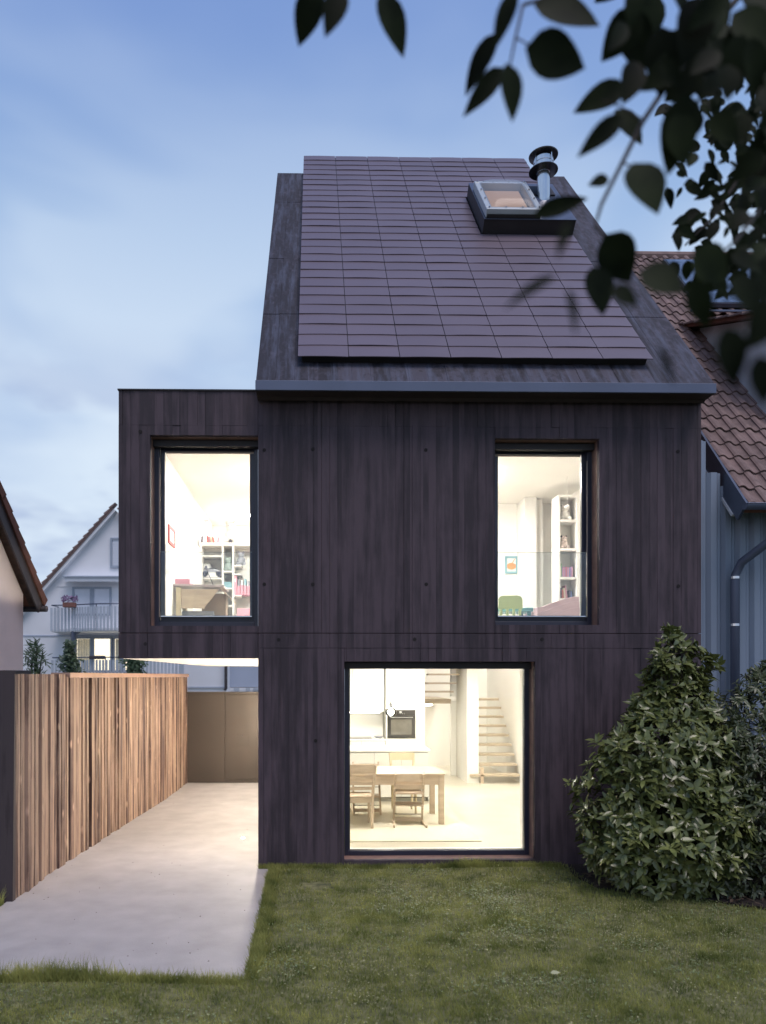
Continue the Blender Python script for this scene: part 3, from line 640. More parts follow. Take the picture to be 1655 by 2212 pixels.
# carport ------------------------------------------------------------
def boardwall():
    root = thing('garden_wall', 'low board-marked brown concrete wall lit orange along the left of the drive', 'wall', (pts[0].x, pts[0].y, 0))
    segs = [(pts[i], pts[i+1]) for i in range(len(pts)-1)]
    total = sum((b-a).length for a, b in segs)
    core = MB()
    ZW = ZP(100, 1456, 8.0); ZK = ZP(143, 1453, 8.97)
    # walk along the polyline with uneven board widths
    def at(s):
        for a, b in segs:
            L_ = (b-a).length
            if s <= L_ or (a, b) == segs[-1]: return a+(b-a)*(s/L_), (b-a).normalized()
            s -= L_
    s = 0; n_ = 0
    while s < total-.02:
        wd_ = rnd.uniform(.085, .125); e = min(total, s+wd_)
        p, d = at(s+.004); q_, _ = at(e-.004); nrm = Vector((d.y, -d.x, 0))      # towards the drive
        out = rnd.choice((0, .003, .006, .010, .016) if s > 3.5 else (0, .008, .018, .028, .036)); zt_ = ZW if s < 1.52 else ZK-.065
        m_ = MB(); t0 = rnd.uniform(-.006, .006); t1 = rnd.uniform(-.006, .006)
        ins = -.05
        v = []
        for z in (.0, .9, 1.6, zt_):
            jx = rnd.uniform(-.003, .003)
            v += [p+nrm*ins+Vector((0,0,z)), q_+nrm*ins+Vector((0,0,z)), q_+nrm*(out+t1+jx)+Vector((0,0,z)), p+nrm*(out+t0+jx)+Vector((0,0,z))]
        f = [(3,2,1,0), (12,13,14,15)]
        for k_ in range(3):
            b_ = k_*4
            for i_ in range(4): f.append((b_+i_, b_+(i_+1) % 4, b_+4+(i_+1) % 4, b_+4+i_))
        if n_ == 0:
            pass
        obj('board_mark', m_.add(v, f), M['drivewall_lit'], root); s = e; n_ += 1
    for i, (a, b) in enumerate(segs):
        d = (b-a).normalized(); nrm = Vector((d.y, -d.x, 0)); th = .16
        zt_ = ZW-.002 if i == 0 else ZK-.07
        a2 = a-d*.02 if i == 0 else a
        core.hexa([a2-nrm*th, b-nrm*th, b-nrm*.051, a2-nrm*.051]+[v_+Vector((0,0,zt_)) for v_ in (a2-nrm*th, b-nrm*th, b-nrm*.051, a2-nrm*.051)])
    obj('wall_core', core, M['wall_shaded'], root)
    a, b = segs[0]; d = (b-a).normalized(); nrm = Vector((d.y, -d.x, 0))
    p = a-d*.035; hz = ZW+.004
    em_ = MB().hexa([p-nrm*.15-d*.06, p+nrm*.012-d*.06, a+nrm*.012-d*.022, a-nrm*.15-d*.022, p-nrm*.15+d*.01+Vector((0,0,hz)), p+nrm*.010+d*.0+Vector((0,0,hz)), a+nrm*.010-d*.02+Vector((0,0,hz)), a-nrm*.15-d*.02+Vector((0,0,hz))])
    obj('end_face', em_, M['wall_shaded'], root)
    cap = MB()
    cp = [at(1.52)[0]]+pts[2:]
    for i in range(len(cp)-1):
        d = (cp[i+1]-cp[i]).normalized(); nrm = Vector((d.y, -d.x, 0)); a_, b_ = cp[i], cp[i+1]
        base = [a_-nrm*.19, b_-nrm*.19, b_+nrm*.05, a_+nrm*.05]
        cap.hexa([v_+Vector((0,0,ZK-.062)) for v_ in base]+[v_+Vector((0,0,ZK)) for v_ in base])
    obj('metal_cap', cap, M['copper'], root)
    return root
boardwall()
# gate
GY = pts[-1].y; gx = lambda px: XP(px, GY); gz = lambda py: ZP(480, py, GY)
GT = thing('steel_gate', 'brown metal gate with a door leaf closing the far end of the drive', 'gate', (gx(403), GY, 0))
GX1 = XS-.002
obj('gate_frame', MB().box(gx(404), GX1, GY+.03, GY+.08, .02, gz(1499)), M['gate'], GT)
obj('top_rail', MB().box(gx(404), GX1, GY-.012, GY+.08, gz(1499)+.001, gz(1494.5)), M['gate'], GT)
obj('fixed_panel', MB().box(gx(405), gx(485.6), GY+.0, GY+.029, .02, gz(1499)-.004), M['gate'], GT, bev=.003)
obj('bottom_rail', MB().box(gx(486.6), GX1, GY+.0, GY+.029, .02, gz(1683)-.004), M['gate'], GT)
obj('head_strip', MB().box(gx(486.6), GX1, GY+.0, GY+.029, gz(1501)+.003, gz(1499)-.004), M['gate'], GT)
DL = obj('door_leaf', MB().box(gx(486.6), GX1, GY-.004, GY+.025, gz(1683), gz(1501)), M['gate'], GT, bev=.003)
obj('letter_flap', MB().box(gx(510), gx(537.5), GY-.010, GY-.0045, gz(1614), gz(1587)), M['gate'], DL, bev=.002)
kp = W(523.5, 1589.5, GY); obj('lock', MB().tube([(kp.x, GY-.02, kp.z), (kp.x, GY-.004, kp.z)], .011, 10), M['steel'], DL)
kp = W(407.5, 1591.5, GY); obj('door_stop', MB().tube([(kp.x, GY-.02, kp.z), (kp.x, GY+.0, kp.z)], .011, 10), M['steel'], GT)
# carport lamps on the house wall
for i, (yy, z, nm) in enumerate(((10.0, 1.35, 'nearest the drive entrance'), (12.4, 1.35, 'halfway along the drive'), (14.7, 1.35, 'nearest the gate'))):
    t_ = thing('wall_lamp', 'small warm wall lamp on the carport side of the house, '+nm, 'wall lamp', (XS, yy, z), 0, 'lamps along the carport wall')
    obj('lamp_plate', MB().box(XS-.02, XS-.001, yy-.08, yy+.08, z-.06, z+.06), M['steel'], t_)
    obj('diffuser', MB().box(XS-.075, XS-.021, yy-.07, yy+.07, z-.05, z+.05), M['lampc'], t_)
kp = G(525, 1813)
single('lamp_reflection', MB().lathe((kp.x, kp.y, .0155), [(.018,0),(.018,.004),(.01,.006)], 16), M['bulb'], 'tiny glowing disc on the drive floor imitating a wall lamp reflection beside the house wall', 'imitated reflection')  # glowing disc stands in for a wall lamp reflected in the floor
dz = W(559.5, 1755, 8.74)

# ================================================================== GROUND FLOOR CONTENTS
def K(zx, zy): return 728.2+.264*zx, 1410+.264*zy
FL0 = .031
def pxx(zx, Y): return XP(K(zx, 0)[0], Y)
def pzz(zy, Y): return ZP(900, K(0, zy)[1], Y)
rx = XP(1038.4, 9.91)
single('rug', MB().box(-.1, rx+.02, 9.92, 12.7, FL0, FL0+.012), M['rug'], 'flat cream rug under the dining table', 'rug', bev=.004)
RZ = FL0+.013
ty0, ty1 = 11.0, 11.95; tx1 = pxx(885, ty0); tx0 = tx1-2.2; tz = pzz(990, ty0)
TB = thing('dining_table', 'pale wooden dining table with thick square legs behind the kitchen window', 'table', ((tx0+tx1)/2, (ty0+ty1)/2, RZ))
obj('tabletop', MB().box(tx0, tx1, ty0, ty1, tz-.028, tz), M['wood'], TB, bev=.004)
for (x, y) in ((tx0+.01, ty0+.01), (tx1-.09, ty0+.01), (tx0+.01, ty1-.09), (tx1-.09, ty1-.09)):
    obj('leg', MB().box(x, x+.08, y, y+.08, RZ, tz-.029), M['wood'], TB, bev=.003)
ap = MB().box(tx0+.091, tx1-.091, ty0+.02, ty0+.045, tz-.17, tz-.029); ap.box(tx0+.091, tx1-.091, ty1-.045, ty1-.02, tz-.17, tz-.029); ap.box(tx1-.045, tx1-.02, ty0+.091, ty1-.091, tz-.17, tz-.029)
obj('apron', ap, M['wood'], TB)
def curved_slat(mb, x0, x1, y, z0, z1, bow=.03, th=.012, lean=0, n=6):
    for i in range(n):
        a, b = i/n, (i+1)/n; ya, yb = y-bow*4*a*(1-a), y-bow*4*b*(1-b); xa, xb = x0+(x1-x0)*a, x0+(x1-x0)*b
        mb.hexa([(xa, ya, z0), (xb, yb, z0), (xb, yb+th, z0), (xa, ya+th, z0), (xa, ya-lean, z1), (xb, yb-lean, z1), (xb, yb+th-lean, z1), (xa, ya+th-lean, z1)])
def tall_chair(x, y, rz, label, m):
    t_ = thing('high_chair', label, 'chair', (x, y, RZ), rz, 'adjustable wooden chairs at the dining table')
    for s_ in (-1, 1):
        X0 = s_*.215
        obj('post', MB().bar((X0, .20, .03), (X0*.97, -.17, .79), .026, .07, (0, 1, .4)), m, t_, local=True)
        obj('runner', MB().bar((X0, .24, .02), (X0*1.1, -.25, .02), .026, .04), m, t_, local=True)
        nt_ = MB()
        for k_ in range(9):
            f_ = .2+.07*k_; nt_.box(X0*.985-.0135, X0*.985+.0135, .20-.37*f_-.052, .20-.37*f_-.036, .03+.76*f_, .03+.76*f_+.022)
        obj('notch_strip', nt_, m, t_, local=True)
    bm_ = MB(); curved_slat(bm_, -.2, .2, -.13, .66, .77, .03); obj('back_slat', bm_, m, t_, local=True)
    bm_ = MB(); curved_slat(bm_, -.2, .2, -.09, .54, .61, .03); obj('back_slat', bm_, m, t_, local=True)
    obj('seat', MB().box(-.2, .2, -.12, .22, .47, .49), m, t_, local=True, bev=.004)
    obj('footrest', MB().box(-.2, .2, -.04, .26, .28, .30), m, t_, local=True, bev=.004)
    for (yy, z) in ((.0, .41), (.13, .135)): obj('rod', MB().tube([(-.21, yy, z), (.21, yy, z)], .006, 6), M['rod'], t_, local=True)
    obj('base_crossbar', MB().box(-.2, .2, .12, .145, .03, .085), m, t_, local=True)
    return t_
tall_chair((pxx(475,10.76)+pxx(735,10.76))/2, 11.0, R(-2), 'pale adjustable wooden chair with footrest seen from behind at the near side of the table', M['wood'])
tall_chair((pxx(128,12.0)+pxx(352,12.0))/2, 12.02, R(180), 'pale adjustable wooden chair on the far side of the table, behind the ladder-back chair', M['wood'])
def ladder_chair(x, y, rz, label, m, slats=4, topw=.10, wide=.19):
    t_ = thing('dining_chair', label, 'chair', (x, y, RZ), rz, 'wooden dining chairs')
    for s_ in (-1, 1):
        obj('back_leg', MB().tube([(s_*wide*.93, -.22, 0), (s_*wide*.98, -.19, .45), (s_*(wide+.03), -.26, .93)], [.021, .024, .019], 8), m, t_, local=True)
        obj('front_leg', MB().tube([(s_*wide, .19, 0), (s_*wide, .19, .44)], [.018, .023], 8), m, t_, local=True)
    a = MB(); curved_slat(a, -wide-.03, wide+.03, -.262, .93-topw, .935, .025); obj('top_slat', a, m, t_, local=True)
    for i in range(slats):
        z = .56+i*(.24/max(1, slats-1)) if slats > 1 else .62
        a = MB(); curved_slat(a, -wide-.01, wide+.01, -.215-.03*i/3, z, z+.042, .022); obj('back_slat', a, m, t_, local=True)
    obj('seat', MB().box(-wide-.02, wide+.02, -.19, .22, .44, .465), m, t_, local=True, bev=.01)
    obj('seat_rail', MB().box(-wide, wide, -.2, -.18, .37, .439).box(-wide, wide, .175, .195, .37, .439), m, t_, local=True)
ladder_chair(pxx(190,10.75)-.02, 10.95, R(4), 'pale ladder-back wooden chair at the left edge of the kitchen window', M['wood'])
ladder_chair((pxx(430,12.3)+pxx(635,12.3))/2, 12.08, R(180), 'light wooden chair on the far side of the table with a broad single back rest', M['woodlt'], 0, .12, .17)
# island
iy0, iy1 = 13.1, 14.0; ix1 = pxx(768, 12.95)+.02; iz = pzz(803, 12.97)
IS = thing('kitchen_island', 'white kitchen island with smooth panel fronts behind the dining table', 'kitchen island', (1.0, 13.5, FL0))
obj('worktop', MB().box(.0, ix1, iy0-.02, iy1+.02, iz-.035, iz), M['kitchen'], IS, bev=.004)
obj('plinth', MB().box(.03, ix1-.06, iy0+.06, iy1-.05, FL0, FL0+.08), M['gap'], IS)
obj('carcass', MB().box(.02, ix1-.045, iy0+.012, iy1, FL0+.08, iz-.045), M['gap'], IS)
edges = [.02, pxx(306,13.1), pxx(528,13.1), pxx(752,13.1)]
for a, b in zip(edges[:-1], edges[1:]): obj('front_panel', MB().box(a+.003, b-.003, iy0-.006, iy0+.011, FL0+.082, iz-.048), M['kitchen'], IS, bev=.002)
obj('side_panel', MB().box(ix1-.044, ix1-.024, iy0-.01, iy1, FL0+.0, iz-.036), M['kitchen'], IS, bev=.002)
# wall units
wy = 15.2; ux0, ux1 = pxx(400, wy), pxx(718, wy); cz = pzz(712, wy)
BC = thing('base_cabinet', 'white base cabinets with a thin worktop left of the oven', 'kitchen cabinet', (.5, wy+.3, FL0))
obj('worktop', MB().box(XS+.16, ux0-.004, wy-.01, wy+.62, cz-.02, cz+.012), M['kitchen'], BC, bev=.003)
for i in range(4): a = XS+.16+i*(ux0-XS-.17)/4; obj('drawer_front', MB().box(a+.003, a+(ux0-XS-.17)/4-.003, wy+.0, wy+.02, .12, cz-.03), M['kitchen'], BC, bev=.002)
obj('carcass', MB().box(XS+.16, ux0-.01, wy+.021, wy+.6, FL0, cz-.022), M['gap'], BC)
TC = thing('tall_cabinet', 'tall white kitchen cabinet holding the oven', 'kitchen cabinet', ((ux0+ux1)/2, wy+.3, FL0))
oz0, oz1, ox0, ox1 = pzz(697,wy), pzz(470,wy), pxx(412,wy), pxx(638,wy)
obj('carcass', MB().box(ux0, ux1, wy+.021, wy+.65, FL0, ZC-.001), M['gap'], TC)
obj('door', MB().box(ux0+.003, ox1+.005, wy, wy+.02, oz1+.006, ZC-.03), M['kitchen'], TC, bev=.002)
obj('door', MB().box(ux0+.003, ox1+.005, wy, wy+.02, .12, oz0-.008), M['kitchen'], TC, bev=.002)
obj('door', MB().box(ox1+.009, ux1-.003, wy, wy+.02, .12, ZC-.03), M['kitchen'], TC, bev=.002)
obj('filler', MB().box(ux0+.003, ox0-.003, wy+.0, wy+.02, oz0, oz1), M['kitchen'], TC)
uz = pzz(480, wy+.3)
UC = thing('wall_cabinet', 'white wall cabinets reaching the ceiling above the worktop', 'kitchen cabinet', (.5, wy+.4, uz))
obj('carcass', MB().box(XS+.16, ux0-.006, wy+.271, wy+.64, uz, ZC-.002), M['gap'], UC)
for i in range(3): a = XS+.16+i*(ux0-XS-.17)/3; obj('door', MB().box(a+.003, a+(ux0-XS-.17)/3-.003, wy+.25, wy+.27, uz-.01, ZC-.02), M['kitchen'], UC, bev=.002)
obj('splashback', MB().box(XS+.16, ux0-.006, wy+.62, wy+.66, cz+.013, uz-.001), M['kitchen'], BC)
obj('added_strip', MB().box(XS+.3, ux0-.1, wy+.30, wy+.33, uz-.03, uz-.011), emis('strip', (1,.92,.8), 16), UC)  # added emitter that lifts the dark splashback under the cabinets
obj('kitchen_back', MB().box(XS+.151, ux1, wy+.67, wy+.73, .031, ZC-.001), M['white'], H)
OV = thing('oven', 'black built-in oven with a bright handle in the tall white cabinet', 'oven', ((ox0+ox1)/2, wy, oz0))
oh = oz1-oz0
obj('door', MB().box(ox0, ox1, wy-.018, wy+.018, oz0, oz0+oh*.79), M['oven'], OV, bev=.003)
obj('control_panel', MB().box(ox0, ox1, wy-.018, wy+.018, oz0+oh*.795, oz1), M['oven'], OV, bev=.003)
obj('window_glass', MB().box(ox0+.07, ox1-.07, wy-.021, wy-.0185, oz0+oh*.12, oz0+oh*.67), M['ovenwin'], OV)
obj('handle', MB().tube([(ox0+.05, wy-.055, oz0+oh*.74), (ox1-.05, wy-.055, oz0+oh*.74)], .010, 10).box(ox0+.07, ox0+.085, wy-.055, wy-.018, oz0+oh*.735, oz0+oh*.745).box(ox1-.085, ox1-.07, wy-.055, wy-.018, oz0+oh*.735, oz0+oh*.745), M['steel'], OV)
obj('display', MB().box((ox0+ox1)/2-.04, (ox0+ox1)/2+.01, wy-.0205, wy-.0185, oz1-.045, oz1-.03), M['paper'], OV)
for i in range(4): obj('button', MB().box((ox0+ox1)/2-.05+i*.035, (ox0+ox1)/2-.04+i*.035, wy-.0205, wy-.0185, oz1-.075, oz1-.068), M['paper'], OV)
single('hob', MB().box(pxx(60,15.4), pxx(288,15.4), wy+.08, wy+.55, cz+.0125, cz+.02), M['oven'], 'flat dark hob on the worktop left of the oven', 'hob', bev=.002)
tr = thing('serving_tray', 'small grey dish on the worktop between hob and oven', 'dish', (pxx(342,15.35), 15.4, cz+.013))
obj('bowl', MB().lathe((tr.location.x, 15.4, cz+.013), [(.05,0),(.09,.03),(.095,.045),(.085,.045),(.045,.01)], 20), M['grey'], tr)
lp = W(*K(440, 490), 13.4)
PD = thing('pendant_lamp', 'small bright glass pendant lamp hanging over the kitchen island', 'pendant lamp', (lp.x, lp.y, lp.z))
obj('cable', MB().tube([(lp.x, lp.y, lp.z+.19), (lp.x, lp.y, ZC)], .004, 5), M['gap'], PD)
obj('socket', MB().lathe((lp.x, lp.y, lp.z+.09), [(.03,0),(.03,.06),(.012,.1)], 14), M['steel'], PD)
obj('shade', MB().lathe((lp.x, lp.y, lp.z-.07), [(.03,0),(.09,.03),(.11,.07),(.09,.12),(.04,.16)], 20), M['guard'], PD, smooth=True)
obj('bulb', MB().lathe((lp.x, lp.y, lp.z-.05), [(.01,0),(.05,.03),(.055,.06),(.03,.11),(.02,.13)], 16), M['bulb'], PD, smooth=True)

# ================================================================== LEFT UPSTAIRS ROOM
def Z1(zx, zy): return (450+.2984*zx)*.662, (1400+.2984*zy)*.662
def P1(zx, zy, Y): return W(*Z1(zx, zy), Y)
SY = 13.0
BS = thing('bookcase', 'open white cube bookcase standing across the left upstairs room', 'bookcase', (P1(800,1240,SY).x, SY, FZ))
bx0, bx1 = P1(680,0,SY).x, -.55; bzt = P1(0,1240,SY).z
def hb(mb, x0, x1, zc, th=.03, y0=SY, y1=SY+.36): mb.box(x0, x1, y0, y1, zc-th/2, zc+th/2)
bm1 = MB().box(bx0, bx0+.03, SY, SY+.36, FZ, bzt-.05); v1 = P1(925,0,SY).x; v2 = P1(1040,0,SY).x
obj('upright', bm1, M['whiteup'], BS)
for xx in (v1, v2, P1(1330,0,SY).x, bx1): obj('upright', MB().box(xx-.012, xx+.015, SY, SY+.36, FZ, bzt-.05), M['whiteup'], BS)
obj('top_shelf', MB().box(bx0-.01, bx1+.02, SY-.01, SY+.37, bzt-.049, bzt), M['whiteup'], BS)
def shelf(x0, x1, zy):
    z = P1(800, zy, SY).z; obj('shelf', MB().box(x0+.016, x1-.013, SY+.002, SY+.358, z-.022, z), M['whiteup'], BS); return z
za = shelf(bx0+.02, v1, 1380); zb = shelf(bx0+.02, v1, 1625); zc_ = shelf(v1, v2, 1550); zd = shelf(v1, v2, 1735); ze_ = shelf(v2, bx1-.7, 1485); zf = shelf(v2, bx1-.7, 1815); zh = shelf(v2, bx1-.7, 1580)
zi = shelf(v1, v2, 1925); zj = shelf(bx0+.02, v1, 1860)
obj('back_panel', MB().box(bx0+.03, bx1, SY+.361, SY+.37, FZ, bzt-.05), M['white'], BS)
rp = P1(805, 1575, SY-.02)
RD = thing('radio', 'grey portable radio with round ends on the bookcase shelf', 'radio', (rp.x, SY+.1, zb))
rw = (P1(915,0,SY).x-P1(693,0,SY).x)/2-.015; rh = P1(0,1525,SY).z-zb
sh = [(rp.x+rw*math.copysign(abs(math.cos(a))**.6, math.cos(a)), SY+.04, zb+rh/2+rh/2*math.copysign(abs(math.sin(a))**.75, math.sin(a))) for a in [i*math.pi/10 for i in range(20)]]
obj('case', MB().prism(sh, (0,.14,0)), M['grey'], RD)
obj('front_plate', MB().box(rp.x-.10, rp.x+.10, SY+.028, SY+.039, zb+.015, zb+rh*.6), M['paper'], RD)
for s_ in (-1, 1): obj('speaker', MB().tube([(rp.x+s_*rw*.7, SY+.028, zb+rh*.45), (rp.x+s_*rw*.7, SY+.039, zb+rh*.45)], rh*.3, 16), M['darktoy'], RD)
obj('handle', MB().tube([(rp.x-rw*.5, SY+.08, zb+rh*.93), (rp.x-rw*.4, SY+.08, zb+rh*1.1), (rp.x+rw*.4, SY+.08, zb+rh*1.1), (rp.x+rw*.5, SY+.08, zb+rh*.93)], .006, 6), M['darktoy'], RD)
# globe-like white lamp behind radio
p = P1(752, 1480, SY+.25)
gl_ = thing('toy_ball', 'white ball with a dark patch behind the radio', 'ball', (p.x, SY+.25, zb))
obj('ball', MB().lathe((p.x, SY+.26, zb), [(.01+.11*math.sin(a), .11-.11*math.cos(a)) for a in [.01+i*(math.pi-.02)/10 for i in range(11)]], 18).v and MB().lathe((p.x, SY+.27, zb+.13), [(.001+.085*math.sin(a), .085-.085*math.cos(a)) for a in [i*math.pi/10 for i in range(11)]], 18), M['plush'], gl_, smooth=True)
obj('patch', MB().tube([(p.x, SY+.19, zb+.22), (p.x, SY+.184, zb+.22)], .02, 10), M['darktoy'], gl_)
obj('foot', MB().box(p.x-.05, p.x+.05, SY+.22, SY+.32, zb, zb+.135), M['plush'], gl_)
# pink binders and boxes
for i, zx in enumerate((1047, 1082, 1118, 1153, 1190)):
    x = P1(zx, 0, SY).x; x2 = P1(zx+33, 0, SY).x; top = P1(0, (1600, 1712, 1700, 1706, 1712)[i], SY).z
    b_ = thing('binder', ('tall pink ring binder at the left end of its bookcase compartment', 'low pink magazine box, second from the left beside the tall binder', 'low pink magazine box with a pale folder sticking out', 'low pink magazine box, fourth in the row', 'low pink magazine box at the right end of the row')[i], 'binder', ((x+x2)/2, SY+.1, zf), 0, 'pink binders in the bookcase')
    obj('cover', MB().box(x+.002, x2-.002, SY+.03, SY+.28, zf, top), M['pinkbox'], b_, bev=.003)
    if i == 0: obj('spine_label', MB().box(x+.012, x2-.012, SY+.027, SY+.0295, top-.10, top-.05), M['paper'], b_)
    else: obj('papers', MB().box(x+.012, x2-.012, SY+.06, SY+.26, top, top+.09+.03*(i % 2)), M[('paper','grey','paper','bluefr','grey')[i]], b_)
def book(x, y, z, w_, d, h, m, label, grp, tilt=0):
    t_ = thing('book', label, 'book', (x, y, z), 0, grp); t_.rotation_euler = (0, tilt, 0)
    obj('cover', MB().box(-w_/2, -w_/2+.003, 0, d, 0, h).box(w_/2-.003, w_/2, 0, d, 0, h).box(-w_/2+.003, w_/2-.003, 0, .004, 0, h), m, t_, local=True)
    obj('pages', MB().box(-w_/2+.0031, w_/2-.0031, .0041, d-.004, .004, h-.004), M['paper'], t_, local=True)
cols = [mat('book_'+n_, c, .6, var=.04) for n_, c in (('red',(.45,.12,.10)),('blue',(.12,.18,.35)),('cream',(.62,.55,.42)),('violet',(.32,.18,.34)),('green',(.2,.33,.2)),('rose',(.5,.25,.3)),('dark',(.10,.08,.10)))]
for i, zx in enumerate((686, 755, 772, 800, 826, 862)):
    p = P1(zx, 0, SY); book(p.x, SY+.06, bzt+.001, .022, .15, (.13,.13,.12,.12,.11,.11)[i], cols[(6,0,5,2,0,5)[i]],
        ('dark thin book leaning','red upright book','rose upright book','cream book leaning left','red small book leaning left','rose book leaning right')[i]+' on top of the white bookcase', 'small books on top of the bookcase', tilt=(0.12,0,.05,-.15,-.2,.25)[i])
def figure(x, y, z, s, m, label, cat='soft toy', name='soft_toy', dark=None):
    t_ = thing(name, label, cat, (x, y, z))
    sph = lambda c, r, k=1: MB().lathe((c[0], c[1], c[2]), [(max(.001, r*math.sin(a)), (1-math.cos(a))*r*k) for a in [i*math.pi/8 for i in range(9)]], 14)
    obj('body', sph((x, y, z), .07*s, 1.1), m, t_, smooth=True); obj('head', sph((x, y-.01*s, z+.12*s), .052*s), m, t_, smooth=True)
    for q_ in (-1, 1):
        obj('ear', sph((x+q_*.04*s, y, z+.20*s), .018*s), dark or m, t_, smooth=True); obj('leg', sph((x+q_*.05*s, y-.05*s, z), .03*s), m, t_, smooth=True); obj('eye', sph((x+q_*.018*s, y-.058*s, z+.17*s), .006*s), M['darktoy'], t_)
    return t_
p = P1(1010, 0, SY); figure(p.x, SY+.1, bzt+.001, 1.7, M['plush'], 'cream soft toy animal lying on top of the bookcase')
p = P1(985, 0, SY); figure(p.x, SY+.1, zc_, 1.1, mat('grey_green_plush', (.30,.36,.33), .95), 'grey-green soft toy sitting in a bookcase compartment')
p = P1(1125, 0, SY); figure(p.x, SY+.1, ze_, 1.1, M['grey'], 'grey soft toy with thin ears on the shelf above the binders')
# giraffe-like upright stand on top
p = P1(725, 0, SY); t_ = thing('toy_tower', 'tall thin grey toy frame standing on top of the bookcase', 'toy', (p.x, SY+.15, bzt+.001))
h_ = P1(0,985,SY).z-bzt
obj('mast', MB().bar((p.x-.02, SY+.15, bzt+.001), (p.x-.01, SY+.15, bzt+h_), .01, .01).bar((p.x+.035, SY+.15, bzt+.001), (p.x+.01, SY+.15, bzt+h_), .01, .01), M['grey'], t_)
obj('top_bar', MB().box(p.x-.05, p.x+.05, SY+.14, SY+.16, bzt+h_, bzt+h_+.015), M['grey'], t_)
for i in range(6): obj('rung', MB().box(p.x-.018, p.x+.024, SY+.146, SY+.154, bzt+.04+i*h_/7, bzt+.05+i*h_/7), M['grey'], t_)
p = P1(1010, 0, SY-.02); single('toy_cone', MB().lathe((p.x, SY+.03, bzt+.001), [(.035,0),(.03,.05),(.02,.10),(.004,.125)], 14), M['darktoy'], 'small dark cone-shaped toy at the front edge of the bookcase top', 'toy')
p = P1(985, 1712, SY); single('storage_tin', MB().box(p.x-.075, p.x+.075, SY+.05, SY+.22, zd+.001, zd+.11), M['bluefr'], 'blue-grey tin box in the lower middle compartment', 'box', bev=.01)
p = P1(1170, 0, 12.6); single('storage_box', MB().box(p.x-.12, p.x+.2, 12.45, 12.75, FZ+.0, P1(0,1960,12.45).z), M['pinkbox'], 'pink lidded storage box on the floor before the bookcase', 'box', bev=.01)
# desk
DY = 10.75
d0, d1 = P1(360,1690,DY), P1(940,1715,DY)
DK = thing('tilting_desk', 'pale wooden child desk with a tilted top and slanted side panel', 'desk', ((d0.x+d1.x)/2, DY+.3, FZ))
dzt = d0.z
obj('desktop', MB().hexa([(d0.x,DY,dzt-.03),(d1.x,DY,dzt-.05),(d1.x,DY+.62,dzt-.05),(d0.x,DY+.62,dzt-.03),(d0.x,DY,dzt),(d1.x,DY,dzt-.02),(d1.x,DY+.62,dzt-.02),(d0.x,DY+.62,dzt)]), mat('desk_top', (.50,.42,.42), .4), DK, bev=.004)
f0 = [P1(470,1752,DY+.03), P1(885,1752,DY+.03), P1(720,1960,DY+.03), P1(470,1960,DY+.03)]
obj('modesty_panel', MB().prism(f0, (0,.025,0)), M['wood'], DK)
q0 = P1(415,0,DY).x; q1 = P1(470,0,DY).x
obj('leg', MB().box(q0, q1-.003, DY+.01, DY+.07, FZ, dzt-.052), M['woodlt'], DK, bev=.004)
obj('leg', MB().box(q0, q1-.003, DY+.52, DY+.58, FZ, dzt-.052), M['woodlt'], DK, bev=.004)
e0, e1 = P1(900,1730,DY+.1), P1(1035,1865,DY+.1)
obj('tilted_flap', MB().hexa([(e0.x,DY+.02,e0.z-.02),(e1.x,DY+.02,e1.z-.02),(e1.x,DY+.6,e1.z-.02),(e0.x,DY+.6,e0.z-.02),(e0.x,DY+.02,e0.z),(e1.x,DY+.02,e1.z),(e1.x,DY+.6,e1.z),(e0.x,DY+.6,e0.z)]), M['wood'], DK)
a0, a1 = P1(570,1960,DY+.2), P1(830,1975,DY+.2)
obj('drawer_unit', MB().box(P1(700,0,DY+.3).x, P1(960,0,DY+.3).x, DY+.3, DY+.6, FZ, P1(0,1800,DY+.3).z), mat('desk_drawer', (.32,.24,.17), .5), DK)
obj('foot_bar', MB().box(P1(480,0,DY+.2).x, a1.x, DY+.2, DY+.25, FZ+.05, P1(0,1990,DY+.2).z), M['grey'], DK)
p = P1(478, 1655, DY+.2); x0_, x1_ = P1(388,0,DY+.15).x, P1(570,0,DY+.15).x
single('pink_case', MB().box(x0_, x1_, DY+.15, DY+.42, dzt+.002, dzt+.002+(P1(0,1622,DY).z-P1(0,1690,DY).z)), M['pinkbox'], 'pink case lying on the left end of the tilting desk', 'case', bev=.01)
p0, p1_ = P1(832,1705,DY+.2), P1(745,1520,DY+.2)
t_ = thing('desk_lamp', 'thin dark desk lamp arm leaning left above the desk', 'desk lamp', (p0.x, p0.y, dzt))
obj('arm', MB().tube([(p0.x, p0.y, dzt-.02), p1_], .006, 6), M['darktoy'], t_)
obj('head', MB().lathe((p1_.x, p1_.y, p1_.z-.02), [(.035,0),(.02,.03),(.01,.04)], 14), M['darktoy'], t_)
obj('base', MB().lathe((p0.x, p0.y, dzt-.019), [(.05,0),(.05,.012)], 16), M['darktoy'], t_)
